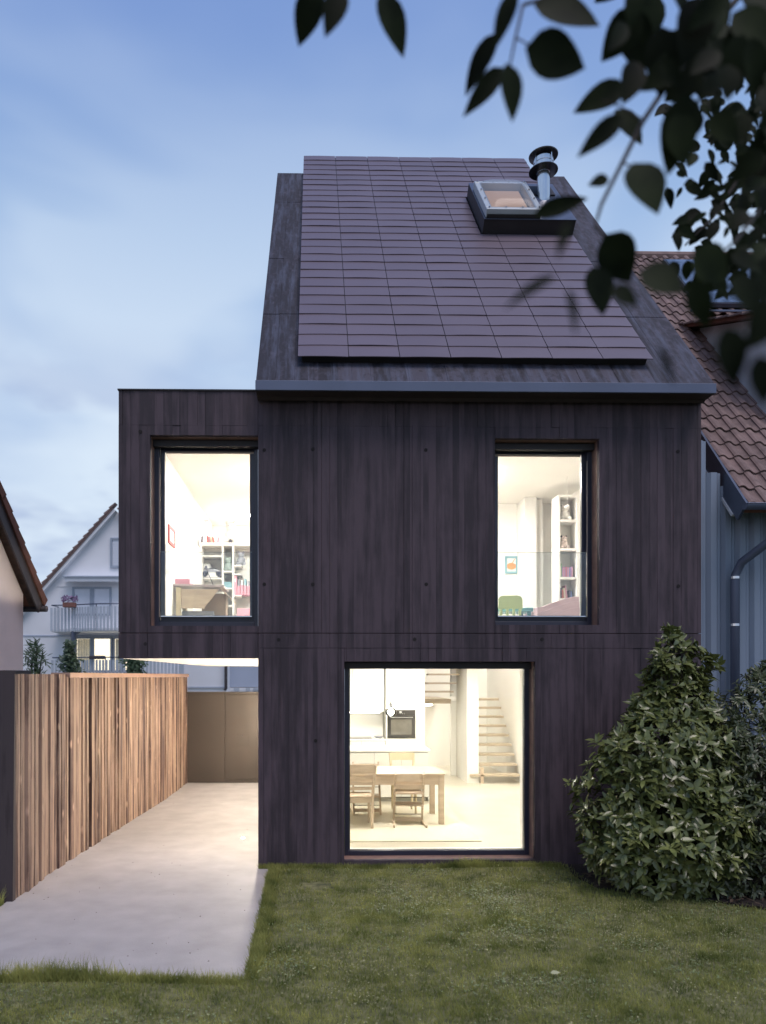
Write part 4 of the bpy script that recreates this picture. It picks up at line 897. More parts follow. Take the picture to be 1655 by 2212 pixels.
# red framed picture on the left wall
wx = XL+.2505
def onwall(zx, zy):
    px_, py_ = Z1(zx, zy); u = (px_-PX)/FP; Y = wx*(1-u*T)/(u+T); return Vector((wx, Y, ZP(px_, py_, Y)))
a_, b_, c_, d_ = onwall(326,1045), onwall(396,1105), onwall(390,1298), onwall(326,1240)
yy0, yy1 = a_.y, b_.y; zz0, zz1 = (c_.z+d_.z)/2, (a_.z+b_.z)/2
PF = thing('framed_picture', 'red framed picture hanging on the white left side wall', 'picture', (wx, (yy0+yy1)/2, zz0))
pf = MB(); 
for (ya_, yb_, za_, zb_) in ((yy0,yy0+.05,zz0,zz1),(yy1-.05,yy1,zz0,zz1),(yy0+.05,yy1-.05,zz0,zz0+.04),(yy0+.05,yy1-.05,zz1-.04,zz1)): pf.box(wx+.001, wx+.025, ya_, yb_, za_, zb_)
obj('frame', pf, M['red'], PF); obj('print', MB().box(wx+.001, wx+.012, yy0+.05, yy1-.05, zz0+.04, zz1-.04), M['paper'], PF)
a_, b_, c_ = onwall(305,1300), onwall(384,1330), onwall(384,1640)
PN = thing('pinned_poster', 'pale poster of faint drawings pinned on the side wall below the red picture', 'poster', (wx, (a_.y+b_.y)/2, c_.z))
obj('sheet', MB().box(wx+.001, wx+.004, a_.y, b_.y, c_.z, b_.z), mat('poster_print', (.58,.58,.55), .9, var=.25, scale=9), PN)
single('wardrobe', MB().box(XL+.251, XL+.251+.10, 11.9, 12.95, FZ, P1(0,1230,12).z), M['whiteup'], 'narrow cream cupboard against the side wall in front of the bookcase', 'cupboard', bev=.004)

# ================================================================== RIGHT UPSTAIRS ROOM
def Z2(zx, zy): return (1550+.2984*zx)*.662, (1400+.2984*zy)*.662
def P2(zx, zy, Y): return W(*Z2(zx, zy), Y)
BY = 12.99
a_, b_ = P2(328,1392,BY), P2(466,1582,BY)
PF = thing('framed_picture', 'blue-framed print of an orange fruit on the far wall', 'picture', ((a_.x+b_.x)/2, BY, b_.z))
obj('frame', ring(MB(), a_.x, b_.x, b_.z, a_.z, .035, BY-.022, BY), M['bluefr'], PF)
obj('print', MB().box(a_.x+.035, b_.x-.035, BY-.01, BY, b_.z+.035, a_.z-.035), M['paper'], PF)
cx_, cz_ = (a_.x+b_.x)/2, b_.z+.13
obj('fruit', MB().add([(cx_+.085*math.cos(i*math.pi/9), BY-.0115, cz_+.06*math.sin(i*math.pi/9)) for i in range(18)], [tuple(range(18))[::-1]]).add([(cx_+.01,BY-.0115,cz_+.06),(cx_+.03,BY-.0115,cz_+.06),(cx_+.09,BY-.0115,cz_+.17),(cx_+.05,BY-.0115,cz_+.12)], [(0,1,2,3)]), M['orange'], PF)
# wall shelf column at right
QY = 11.6
x0_, x1_ = P2(925,0,QY).x, P2(1115,0,QY).x
RS = thing('shelf_column', 'tall narrow white shelf column against the right wall', 'shelves', ((x0_+x1_)/2, QY+.15, FZ))
ztop = P2(0, 715, QY).z
obj('side_board', MB().box(x0_-.02, x0_+.01, QY, QY+.32, FZ, ztop), M['whiteup'], RS); obj('side_board', MB().box(x1_, x1_+.04, QY, QY+.32, FZ, ztop), M['whiteup'], RS)
obj('back_board', MB().box(x0_, x1_, QY+.3, QY+.32, FZ, ztop), M['white'], RS)
shz = [P2(0, v_, QY).z for v_ in (985, 1300, 1615, 1850)]
for z in shz+[ztop]: obj('shelf', MB().box(x0_+.0105, x1_-.0005, QY+.002, QY+.299, z-.035, z), M['whiteup'], RS)
p = P2(1010, 900, QY); figure(p.x, QY+.12, shz[0]+.001, 1.15, M['plush'], 'white plush bear on the highest shelf of the column')
p = P2(1000, 1250, QY); figure(p.x, QY+.12, shz[1]+.001, .95, mat('spotted_plush', (.70,.60,.56), .9, var=.3, scale=30), 'pale pink toy with dark ears on the second shelf of the column', dark=M['darktoy'])
xa = x0_+.02
for i in range(11):
    w_ = rnd.uniform(.014, .022); book(xa+w_/2, QY+.05, shz[2]+.001, w_, .13, (.22 if i < 2 else .165)+rnd.uniform(-.006,.006), cols[(2,4,3,5,3,0,3,5,1,3,5)[i]], ('tall cream','tall green','violet','rose','violet','red','violet','rose','blue','violet','rose')[i]+' book, '+('first','second','third','fourth','fifth','sixth','seventh','eighth','ninth','tenth','eleventh')[i]+' from the left in the full row on the column shelf', 'books in the row on the third shelf'); xa += w_+.0015
    if xa > x1_-.03: break
xa = x0_+.03
for i in range(6):
    w_ = rnd.uniform(.018, .028); book(xa+w_/2, QY+.05, shz[3]+.001+(.01 if i in (2,3) else 0), w_, .14, (.17,.14,.16,.20,.13,.12)[i], cols[(6,0,2,5,6,1)[i]], ('dark','red','cream','tall rose','short dark','short blue')[i]+' book, '+('first','second','third','fourth','fifth','sixth')[i]+' from the left in the loose group above the sofa', 'books leaning on the lowest visible shelf', tilt=(0,.05,.12,.12,0,0)[i]*-1); xa += w_+.006
    if i == 3: xa += .02
# mobile hanging from ceiling
p = P2(1010, 640, 11.2); t_ = thing('ceiling_mobile', 'thin white mobile hanging from the ceiling before the shelf column', 'mobile', (p.x, p.y, P2(1010,850,11.2).z))
obj('string', MB().tube([(p.x, p.y, t_.location.z), (p.x, p.y, CZ)], .003, 5), M['plush'], t_)
obj('ring', MB().lathe((p.x, p.y, t_.location.z-.02), [(.03,0),(.045,.02),(.03,.04)], 14), M['plush'], t_)
# kids chair, table
CY = 10.3
a_, b_ = P2(258,1820,CY), P2(525,1950,CY)
KC = thing('child_chair', 'green plastic child chair with rounded back', 'chair', ((a_.x+b_.x)/2, CY+.2, FZ))
cw = (b_.x-a_.x)/2; cx_ = (a_.x+b_.x)/2
shp = [(cx_-cw, CY, b_.z-.02), (cx_+cw, CY, b_.z-.02), (cx_+cw*.98, CY, a_.z-.05), (cx_+cw*.85, CY, a_.z-.01), (cx_+cw*.6, CY, a_.z), (cx_-cw*.6, CY, a_.z), (cx_-cw*.85, CY, a_.z-.01), (cx_-cw*.98, CY, a_.z-.05)]
obj('backrest', MB().prism(shp, (0,.025,0)), M['green'], KC, bev=.006)
for i in range(4): xx = cx_-cw*.88+i*cw*.52; obj('back_stave', MB().box(xx, xx+cw*.2, CY, CY+.024, FZ+.26, b_.z-.021), M['green'], KC)
obj('seat', MB().box(cx_-cw*.95, cx_+cw*.95, CY, CY+.30, FZ+.235, FZ+.259), M['green'], KC, bev=.005)
for (dx_, dy_) in ((-1,0),(1,0),(-1,1),(1,1)): obj('leg', MB().tube([(cx_+dx_*cw*.9, CY+.03+.24*dy_, FZ), (cx_+dx_*cw*.75, CY+.04+.22*dy_, FZ+.234)], [.02,.028], 10), M['green'], KC)
KY = 10.65; a_, b_ = P2(150,1950,KY), P2(640,1995,KY)
KT = thing('child_table', 'blue-green plastic child table behind the green chair', 'table', ((a_.x+b_.x)/2, KY+.2, FZ))
obj('tabletop', MB().box(a_.x, b_.x, KY, KY+.5, b_.z, a_.z), M['blue'], KT, bev=.008)
for (x, y) in ((a_.x+.05, KY+.05), (b_.x-.05, KY+.05), (a_.x+.05, KY+.45), (b_.x-.05, KY+.45)): obj('leg', MB().tube([(x, y, FZ), (x, y, b_.z-.001)], [.022,.03], 10), M['blue'], KT)
# sofa with wavy back
VY = 10.5
SF = thing('sofa', 'lilac upholstered sofa with a curved rising back', 'sofa', (P2(900,0,VY).x, VY+.3, FZ))
top = [(680,1948),(740,1945),(800,1920),(860,1895),(930,1872),(1000,1850),(1060,1835),(1110,1830),(1140,1835)]
for k_, (dz_, yo) in enumerate(((0,0),(.07,-.02),(.16,-.035))):
    pr = [P2(a, b, VY) for a, b in top]; pr = [Vector((p.x, VY+yo, p.z-dz_)) for p in pr]
    pr += [Vector((pr[-1].x, VY+yo, FZ+.12)), Vector((pr[0].x, VY+yo, FZ+.12))]
    obj(('backrest','back_cushion','back_roll')[k_], MB().prism(pr, (0, .018 if k_ else .16, 0)), M['sofa'], SF, bev=.006)
obj('seat', MB().box(P2(690,0,VY).x, P2(1135,0,VY).x, VY+.17, VY+.7, FZ+.12, FZ+.38), M['sofa'], SF, bev=.02)
for (a, b) in ((700, .05), (1120, .05), (700, .6), (1120, .6)): obj('foot', MB().box(P2(a,0,VY).x-.02, P2(a,0,VY).x+.02, VY+b, VY+b+.04, FZ, FZ+.119), M['wood'], SF)

# ================================================================== RIGHT NEIGHBOUR
NB = thing('terraced_house', 'neighbouring house with brown clay tile roof and grey-blue ribbed cladding on the right', 'house', (5.3, 9.3, 0))
EY = 8.85; EZ = ZP(1640, 1092, EY); B = math.atan(1.14); CB, SB = math.cos(B), math.sin(B)
def NP(X, s, n): return Vector((X, EY+s*CB-n*SB, EZ+s*SB+n*CB))
VX = XP(1612, EY); RL = (14.1-EY)/CB
rm = MB(); x0_, x1_ = VX, 11.5
rm.hexa([NP(x0_,.02,-.12), NP(x1_,.02,-.12), NP(x1_,RL,-.12), NP(x0_,RL,-.12), NP(x0_,.02,-.04), NP(x1_,.02,-.04), NP(x1_,RL,-.04), NP(x0_,RL,-.04)])
RT = obj('roof', rm, M['tileold'], NB)
# S-shaped tile
def s_tile():
    v = []; f = []; n_ = 8; wd_ = .203; L_ = .365
    for i in range(n_+1):
        u = i/n_; xx = u*(wd_+.012); hz = .026*math.sin(2*math.pi*(u*.96)+.3)
        for (yy, dz_) in ((0, .022), (0, .036), (L_, .012), (L_, -.002)): v.append((xx, yy, hz+dz_))
    for i in range(n_):
        p = i*4; q = p+4; f += [(p, q, q+1, p+1), (p+1, q+1, q+2, p+2), (p+3, q+3, q, p)]
    f += [(0,1,2,3), (n_*4+3, n_*4+2, n_*4+1, n_*4)]
    me = bpy.data.meshes.new('roof_tile'); me.from_pydata(v, [], f); me.materials.append(M['tile']); me.update(); return me
tm = s_tile(); cnt = 0; cand = []
rows = int(RL/.336)
for r in range(rows+1):
    s_ = r*.336
    for c in range(-2, 30):
        X = VX+.02+c*.203+.0
        if c < 0: continue
        p = NP(X+.1, s_, 0); d_ = p.y*CT+p.x*ST; sxp = PX+FP*((p.x*CT-p.y*ST)/d_); syp = HY-FP*(p.z-EYE)/d_
        if sxp > 1700: continue
        # hidden behind our own roof
        pl = XP(sxp, 9); 
        if 12.4 < p.y < 13.7 and X > 6.55: continue
        if p.y < 12.2 and X > 6.35: continue
        cand.append((d_, X, s_))
cand.sort(); 
def tilemat(X, s_):
    jr = rnd.uniform(-.012, .012); p = NP(X, s_+rnd.uniform(-.005,.005), rnd.uniform(-.002,.003))
    return Matrix.Translation(p) @ Matrix.Rotation(B+rnd.uniform(-.012,.012), 4, 'X') @ Matrix.Rotation(jr, 4, 'Z')
for (d_, X, s_) in cand[:300]:
    o = bpy.data.objects.new('roof_tile', tm); C.objects.link(o); o.parent = RT; o.matrix_local = Matrix.Translation(-NB.location) @ tilemat(X, s_)
if cand[300:]:
    bv = np.array([v.co[:] for v in tm.vertices]); V = []; F = []
    for (d_, X, s_) in cand[300:]:
        A_ = np.array(tilemat(X, s_)); b0 = len(V); V += list((bv @ A_[:3,:3].T)+A_[:3,3]); F += [tuple(b0+i for i in p.vertices) for p in tm.polygons]
    o = obj('roof_tiles', MB().add(V, F), M['tile'], NB); o['kind'] = 'stuff'
obj('ridge_cap', MB().tube([NP(VX-.2, RL+.02, .0), NP(11.5, RL+.02, .0)], .09, 10), M['tile'], NB)
# verge boards at the left edge (seen from the left)
vm_ = MB(); vm_.hexa([NP(VX-.03,-.02,-.20), NP(VX+.0,-.02,-.20), NP(VX+.0,RL,-.20), NP(VX-.03,RL,-.20), NP(VX-.03,-.02,.05), NP(VX,-.02,.05), NP(VX,RL,.05), NP(VX-.03,RL,.05)])
obj('verge_board', vm_, M['verge'], NB)
vm_ = MB(); vm_.hexa([NP(VX-.045,.10,-.235), NP(VX+.03,.10,-.235), NP(VX+.03,RL,-.235), NP(VX-.045,RL,-.235), NP(VX-.045,.10,-.203), NP(VX+.03,.10,-.203), NP(VX+.03,RL,-.203), NP(VX-.045,RL,-.203)])
obj('verge_trim', vm_, M['clad2'], NB)
# gutter half round, downpipe
gm_ = MB(); gr = .062; n_ = 10
pr = [(EY-.075+gr*math.cos(math.pi+i*math.pi/n_), EZ-.005+gr*math.sin(math.pi+i*math.pi/n_)) for i in range(n_+1)]+[(EY-.075+(gr-.008)*math.cos(2*math.pi-i*math.pi/n_), EZ-.005+(gr-.008)*math.sin(2*math.pi-i*math.pi/n_)) for i in range(n_+1)]
gm_.prism([(VX-.06, y, z) for y, z in pr], (6, 0, 0)); gm_.tube([(VX-.06, EY-.075-gr, EZ-.003), (VX+5.9, EY-.075-gr, EZ-.003)], .008, 6)
gm_.add([(VX-.062, EY-.075+gr*math.cos(math.pi+i*math.pi/n_), EZ-.005+gr*math.sin(math.pi+i*math.pi/n_)) for i in range(n_+1)], [tuple(range(n_+1))])
obj('gutter', gm_, M['zinc'], NB)
dp = XP(1586, 9.2); de = XP(1665, 8.8)
DP = obj('downpipe', MB().tube([(de, EY-.07, EZ-.06), (de, EY-.07, ZP(1655,1150,8.8)), (de-.02, EY-.05, ZP(1655,1170,8.8)), (dp+.06, 9.14, ZP(1590,1215,9.15)), (dp, 9.18, ZP(1590,1245,9.2)), (dp, 9.18, .1)], .052, 14), M['zinc'], NB, smooth=True)
for py in (1248, 1350): z = ZP(1586, py, 9.18); obj('pipe_clamp', MB().tube([(dp, 9.18, z-.015), (dp, 9.18, z+.015)], .057, 14), M['steel'], DP)
# ribbed cladding, one board per rib
cy = 9.3; x = XP(1515, cy)-.3; i = 0
while x < 8.3:
    wd_ = .185; d_ = .0
    topz = EZ+max(0, (cy-EY))*1.14-.2
    ztop_ = min(topz, EZ+.2)
    m_ = MB(); zt_ = EZ+(cy-EY)*1.14-.16 if x > VX-.10 else (ZP(1520,952,9.3) if x+wd_*.6 < XP(1527,9.3) else max(EZ+(cy-EY)*1.14-.16, ZP(1550, 1000+((x+wd_/2)-XP(1527,9.3))*172*1.36, 9.3)))
    m_.prism([(x+.002, cy+.05, -.1), (x+.002, cy+.02, -.1), (x+.045, cy-.022, -.1), (x+.115, cy-.022, -.1), (x+.155, cy+.02, -.1), (x+wd_-.002, cy+.02, -.1), (x+wd_-.002, cy+.05, -.1)], (0, 0, zt_+.1))
    obj('cladding_board', m_, M['clad'], NB); x += wd_; i += 1
obj('wall_body', MB().box(XR+.03, 11.5, cy+.052, 17.5, -.1, EZ+(cy-EY)*1.14-.2), M['clad'], NB)
# side wall strip left of the verge (pale) and gable side
gbl = MB(); gbl.prism([(VX+.10, cy+.06, EZ), (VX+.10, 14.05, NP(0,RL-.1,-.3).z), (VX+.10, 17.4, 4.4), (VX+.10, 17.4, 3.0), (VX+.10, cy+.06, 3.0)], (.15, 0, 0)); obj('side_wall', gbl, M['clad2'], NB)
# solar collectors
cx0 = 6.52; 
for i in range(2):
    xa, xb = cx0+i*1.16, cx0+i*1.16+1.13; sa, sb = (12.5-EY)/CB, (13.78-EY)/CB
    m_ = MB(); q = lambda a,b,c: NP(a,b,c)
    m_.hexa([q(xa,sa,.06), q(xb,sa,.06), q(xb,sb,.06), q(xa,sb,.06), q(xa,sa,.13), q(xb,sa,.13), q(xb,sb,.13), q(xa,sb,.13)])
    CL = obj('solar_collector', m_, M['verge'], NB)
    m_ = MB().hexa([q(xa+.03,sa+.03,.1305), q(xb-.03,sa+.03,.1305), q(xb-.03,sb-.03,.1305), q(xa+.03,sb-.03,.1305), q(xa+.03,sa+.03,.137), q(xb-.03,sa+.03,.137), q(xb-.03,sb-.03,.137), q(xa+.03,sb-.03,.137)])
    obj('collector_glass', m_, M['collector'], CL)
a_, b_ = NP(cx0-.2, (12.36-EY)/CB, .09), NP(9.0, (12.36-EY)/CB, .09)
obj('mounting_rail', MB().bar(a_, b_, .03, .03), M['zinc'], NB)
# dormer
dx = 6.28
dmr = MB(); za_ = lambda y: EZ+(y-EY)*1.14
dr = lambda y: ZP(1477, 703, 12.0)+(y-12.0)*.39
dmr.prism([(dx, 10.0, za_(10.0)-.1), (dx, 10.0, dr(10.0)-.05), (dx, 12.0, dr(12.0)-.05), (dx, 12.0, za_(12.0)-.1)], (3.5, 0, 0))
DMR = obj('dormer', dmr, M['clad2'], NB)
rr_ = MB().prism([(dx-.18, 9.8, dr(9.8)-.03), (dx-.18, 12.3, dr(12.3)-.03), (dx-.18, 12.3, dr(12.3)+.03), (dx-.18, 9.8, dr(9.8)+.03)], (3.8, 0, 0)); obj('dormer_roof', rr_, M['tileold'], DMR)
for i in range(7):
    y0 = 10.0+i*.33; obj('verge_tile', MB().hexa([(dx-.24,y0,dr(y0)+.032),(dx-.02,y0,dr(y0)+.032),(dx-.02,y0+.36,dr(y0+.36)+.015),(dx-.24,y0+.36,dr(y0+.36)+.015),(dx-.24,y0,dr(y0)+.06),(dx-.02,y0,dr(y0)+.075),(dx-.02,y0+.36,dr(y0+.36)+.045),(dx-.24,y0+.36,dr(y0+.36)+.03)]), M['tile'], DMR)

# ================================================================== LEFT NEAR HOUSE (pink render)
u_ = Vector((-.08, -.997, 0)).normalized(); v_n = Vector((.997, -.08, 0)).normalized()
c0 = W(50, 1284, 14.0); c0.z = c0.z
NH = thing('rendered_house', 'pale pink rendered house with steep tiled gable at the left edge', 'house', (c0.x, c0.y, 0))
tp = 1.02
def LH(u, v, z): return Vector((c0.x, c0.y, 0))+u_*u+v_n*v+Vector((0,0,z))
hw = 3.4
obj('wall', MB().prism([LH(0,0,-.1), LH(2*hw,0,-.1), LH(2*hw,0,c0.z), LH(hw,0,c0.z+hw*tp), LH(0,0,c0.z)], -v_n*6), M['pink'], NH)
an = math.atan(tp); ca, sa = math.cos(an), math.sin(an)
def RR(l, v, n):     # l along slope upward from wall corner, n normal to roof outward (towards right/up)
    return LH(l*ca-n*sa, v, c0.z+l*sa+n*ca)
LB = -.34; LTp = hw/ca
def slab(l0_, l1_, v0, v1, n0, n1):
    return MB().hexa([RR(l0_,v0,n0), RR(l1_,v0,n0), RR(l1_,v1,n0), RR(l0_,v1,n0), RR(l0_,v0,n1), RR(l1_,v0,n1), RR(l1_,v1,n1), RR(l0_,v1,n1)])
OVH = .19
NR = obj('roof', slab(LB, LTp, -6, OVH, .06, .14), M['tileold'], NH)
obj('barge_board', slab(LB-.02, LTp, OVH+.001, OVH+.035, -.10, .12), M['barge'], NH)
i = 0; l_ = LB
while l_ < LTp:
    obj('soffit_board', slab(l_+.004, l_+.105, .002, OVH-.001, .036, .056), M['brown'], NH); l_ += .11
obj('fascia', slab(LB-.03, LB-.002, -6, OVH, -.02, .14), M['barge'], NH)
l_ = LB-.04
while l_ < LTp:
    a_ = MB().hexa([RR(l_,OVH-.15,.135), RR(l_+.36,OVH-.15,.125), RR(l_+.36,OVH+.07,.115), RR(l_,OVH+.07,.125), RR(l_,OVH-.15,.30), RR(l_+.36,OVH-.15,.26), RR(l_+.36,OVH+.07,.26), RR(l_,OVH+.07,.30)])
    obj('verge_tile', a_, M['tileold'], NR); l_ += .33
gp = RR(LB-.06, 0, .06)
obj('gutter', MB().tube([gp+v_n*(OVH+.12), gp-v_n*6], .06, 10), M['barge'], NH)
sh0 = W(0, 1447, 12.5)
single('shed_roof', MB().box(XP(-60,12.5), XP(43,12.5), 12.3, 13.0, ZP(20,1463,12.5), ZP(20,1448,12.5)).box(XP(-60,12.5), XP(30,12.5), 12.4, 12.9, 0, ZP(20,1463,12.5)-.001), M['barge'], 'low dark flat-roofed shed between garden wall and pink house', 'shed', bev=.01)

# ================================================================== BACK HOUSE (white gable with balconies)
BY_ = 35.0
b0 = XP(50, BY_); bp = XP(253, BY_); b1 = XP(486, BY_)
BH = thing('gabled_house', 'white gabled house with curved slatted balconies seen behind the wall', 'house', ((b0+b1)/2, BY_, 0))
ze0 = ZP(50,1332,BY_); zpk = ZP(253,1106,BY_); ze1 = ze0
obj('wall', MB().prism([(b0,BY_,-.2),(b1,BY_,-.2),(b1,BY_,ze1),(bp,BY_,zpk),(b0,BY_,ze0)], (0,12,0)), M['render'], BH)
sl = (zpk-ze0)/(bp-b0); dn = Vector((bp-b0, 0, zpk-ze0)).normalized(); nn2 = Vector((-dn.z, 0, dn.x))
a = Vector((b0, BY_, ze0))-dn*.35; b = Vector((bp, BY_, zpk))
def bslab(n0, n1, y0, y1, a=a, b=b, nn2=nn2):
    return MB().hexa([a+nn2*n0+Vector((0,y0,0)), b+nn2*n0+Vector((0,y0,0)), b+nn2*n0+Vector((0,y1,0)), a+nn2*n0+Vector((0,y1,0)), a+nn2*n1+Vector((0,y0,0)), b+nn2*n1+Vector((0,y0,0)), b+nn2*n1+Vector((0,y1,0)), a+nn2*n1+Vector((0,y1,0))])
BR = obj('roof', bslab(.12, .2, -.35, 12), M['tile'], BH)
obj('verge_soffit', bslab(.0, .118, -.3, 0), M['render'], BH)
L_ = (b-a).length; k_ = 0
while k_*.36 < L_:
    p = a+dn*(k_*.36); e = p+dn*.38
    obj('verge_tile', MB().hexa([p+nn2*.201+Vector((0,-.38,0)), e+nn2*.201+Vector((0,-.38,0)), e+nn2*.201, p+nn2*.201, p+nn2*.31+Vector((0,-.38,0)), e+nn2*.24+Vector((0,-.38,0)), e+nn2*.24, p+nn2*.31]), M['tile'], BR); k_ += 1
a2 = Vector((bp, BY_, zpk)); b2 = Vector((b1, BY_, ze1)); d2 = (b2-a2).normalized(); n2_ = Vector((-d2.z, 0, d2.x))
obj('roof', bslab(.12, .2, -.35, 12, a2, b2+d2*.3, n2_), M['tile'], BH)
bx = lambda px: XP(px, BY_); bz = lambda py: ZP(180, py, BY_)
def bwin(x0, x1, y0, y1, m, label=None):
    w_ = obj('window', ring(MB(), bx(x0), bx(x1), bz(y1), bz(y0), .09, BY_-.08, BY_-.002), M['verge2'], BH)
    obj('pane', MB().box(bx(x0)+.09, bx(x1)-.09, BY_-.03, BY_-.003, bz(y1)+.09, bz(y0)-.09), m, w_)
    if label: w_['label'] = label
    return w_
w1 = bwin(239, 262, 1162, 1227, M['shutter'])
for i in range(12): z = bz(1225)+.1+i*.11; obj('shutter_slat', MB().box(bx(239)+.1, bx(262)-.1, BY_-.045, BY_-.031, z, z+.09), M['shutter'], w1)
for (x0, x1) in ((157, 199), (199.5, 241)):
    w1 = bwin(x0, x1, 1268, 1330, M['shutter'])
    for i in range(10): z = bz(1328)+.12+i*.12; obj('shutter_slat', MB().box(bx(x0)+.1, bx(x1)-.1, BY_-.045, BY_-.031, z, z+.10), M['shutter'], w1)
obj('string_course', MB().box(bx(122), b1, BY_-.03, BY_-.001, bz(1267.5), bz(1265)), M['render'], BH)
obj('string_course', MB().box(b0, b1, BY_-.03, BY_-.001, bz(1375), bz(1372)), M['render2'], BH)
# lit lower windows with curtains
cur = mat('curtain', (.7,.6,.42), .9, var=.1)
for (x0, x1, e) in ((163, 200, 0), (200.5, 243, 1), (245, 262, 0), (264, 300, 1)):
    w1 = bwin(x0, x1, 1376, 1452, M['lampf'], 'lit window with pale curtain')
    if e == 0: 
        for i in range(8): q = bx(x0)+.1+i*(bx(x1)-bx(x0)-.2)/8; obj('curtain_fold', MB().tube([(q+.05, BY_-.05, bz(1452)+.1), (q+.05, BY_-.05, bz(1376)-.1)], .035, 6), mat('curtain_lit', (.85,.78,.6), .9) if i == 0 and not bpy.data.materials.get('curtain_lit') else bpy.data.materials['curtain_lit'], w1)
# awning
AW = obj('awning', MB().box(bx(145), bx(275), BY_-.55, BY_-.05, bz(1250), bz(1246.5)), M['shutter'], BH)
sc_ = MB(); x0a = bx(148)
pts_s = []; 
for i in range(60):
    u = i/59; xx = x0a+(bx(275)-x0a)*u; pts_s.append((xx, bz(1258)-.05*abs(math.sin(u*34))))
for i in range(59): sc_.add([(pts_s[i][0],BY_-.56,bz(1251)),(pts_s[i+1][0],BY_-.56,bz(1251)),(pts_s[i+1][0],BY_-.56,pts_s[i+1][1]),(pts_s[i][0],BY_-.56,pts_s[i][1])], [(0,1,2,3)])
obj('valance', sc_, M['clad2'], AW)
obj('awning_rail', MB().box(bx(145), bx(275), BY_-.60, BY_-.551, bz(1251), bz(1248)), M['verge2'], AW)
# balconies
def balcony(zt_, zb_, x0, x1, xs, lab):
    """slatted curved balcony; x0 flat end, xs where the curve starts"""
    yb = BY_-1.6
    path = []
    X0, X1, XSs = XP(x0, yb+.9), XP(x1, yb), XP(xs, yb+.5)
    path = [Vector((X0, BY_-.05, 0)), Vector((X0, BY_-.9, 0)), Vector((XSs, BY_-1.0, 0))]
    for i in range(1, 13):
        u = i/12; path.append(Vector((XSs+(X1-XSs)*u, BY_-1.0-.75*math.sin(u*math.pi), 0)))
    path.append(Vector((X1, BY_-.05, 0)))
    z1 = zt_; z0 = zb_
    bb = obj('balcony', MB().prism([(p.x, p.y, z0-.02) for p in path], (0, 0, -.14)), M['render'], BH)
    obj('handrail', MB().tube([(p.x, p.y, z1+.12) for p in path], .028, 6), M['verge'], bb)
    # slats
    segs = [(path[i], path[i+1]) for i in range(1, len(path)-1)]; s = 0; tot = sum((q-p).length for p, q in segs)
    while s < tot:
        r_ = s
        for p, q in segs:
            if r_ <= (q-p).length: break
            r_ -= (q-p).length
        d = (q-p).normalized(); c = p+d*r_
        obj('slat', MB().bar((c.x, c.y-.03, z0-.12), (c.x, c.y-.03, z1), .105, .02, (d.y, -d.x, 0)), M['balc'], bb); s += .165
    for p in (path[0], path[2], path[6], path[10]): obj('rail_post', MB().bar((p.x, p.y, z0-.1), (p.x, p.y, z1+.12), .04, .04, (1,0,0)), M['verge'], bb)
    return bb
yb = BY_-1.2
balcony(ZP(200,1312,yb), ZP(200,1357,yb), 115, 330, 156, '')
balcony(ZP(200,1426,yb), ZP(200,1475,yb), 117, 385, 158, '')
obj('balcony_post', MB().tube([(XP(159.5,34.1), 34.1, ZP(160,1480,34.1)), (XP(159.5,34.1), 34.1, ZP(160,1357,34.1))], .13, 12), M['verge'], BH)
obj('balcony_bracket', MB().prism([(XP(163,34.1),34.05,ZP(165,1359,34.1)),(XP(181,34.1),34.05,ZP(165,1359,34.1)),(XP(181,34.1),34.05,ZP(165,1362,34.1)),(XP(163,34.1),34.05,ZP(165,1372,34.1))], (0,.12,0)), M['verge'], BH)
p = W(150, 1311, 33.7); fp = thing('flower_box', 'terracotta box of violet flowers on the upper balcony rail', 'flower box', tuple(p))
obj('box', MB().box(p.x-.28, p.x+.28, 33.6, 33.85, p.z-.02, p.z+.2), M['terra'], fp, bev=.02)
fv = []; 
for i in range(90): c = Vector((p.x+rnd.uniform(-.35,.4), 33.7+rnd.uniform(-.12,.12), p.z+.22+rnd.random()*.25)); fv.append(leafmat(c, (rnd.uniform(-1,1), rnd.uniform(-1,.2), rnd.uniform(-.2,1)), (0,-1,.5), .10))
leaf_instances(leaf_mesh('flower_leaf', M['flower'], .8), fv, fp, M['flower'], 0)
p = W(210, 1424, 33.5); pp = thing('plant_pot', 'low dark planter on the lower balcony rail', 'planter', tuple(p)); obj('pot', MB().box(p.x-.35, p.x+.35, 33.4, 33.6, p.z-.0, p.z+.16), M['barge'], pp, bev=.03)
obj('downpipe', MB().tube([(bx(489),BY_-.15,bz(1440)+3),(bx(489),BY_-.15,bz(1487)),(bx(486),BY_-.15,bz(1491))], .07, 8), M['barge'], BH)
# building right of it, seen under the carport soffit
OB = thing('annex_building', 'plain blue-white building with small louvres seen above the gate', 'building', (bx(530), 37, 0))
x0_ = XP(489, 37)
obj('wall', MB().box(x0_, x0_+9, 37, 45, ZP(520,1484,37), ZP(520,1300,37)), M['render2'], OB)
obj('plinth', MB().box(x0_, x0_+9, 36.95, 45, -.2, ZP(520,1484,37)-.03), M['render'], OB)
for (a_, b_) in ((505,517),(531,540),(547,560)):
    lv_ = obj('louvre', MB().box(XP(a_,36.9), XP(b_,36.9), 36.9, 36.94, ZP(520,1492,36.9), ZP(520,1486,36.9)), M['balc'], OB)
obj('coping', MB().box(bx(385), bx(486), BY_-.06, BY_-.031, bz(1486), bz(1483.5)), M['render2'], BH)
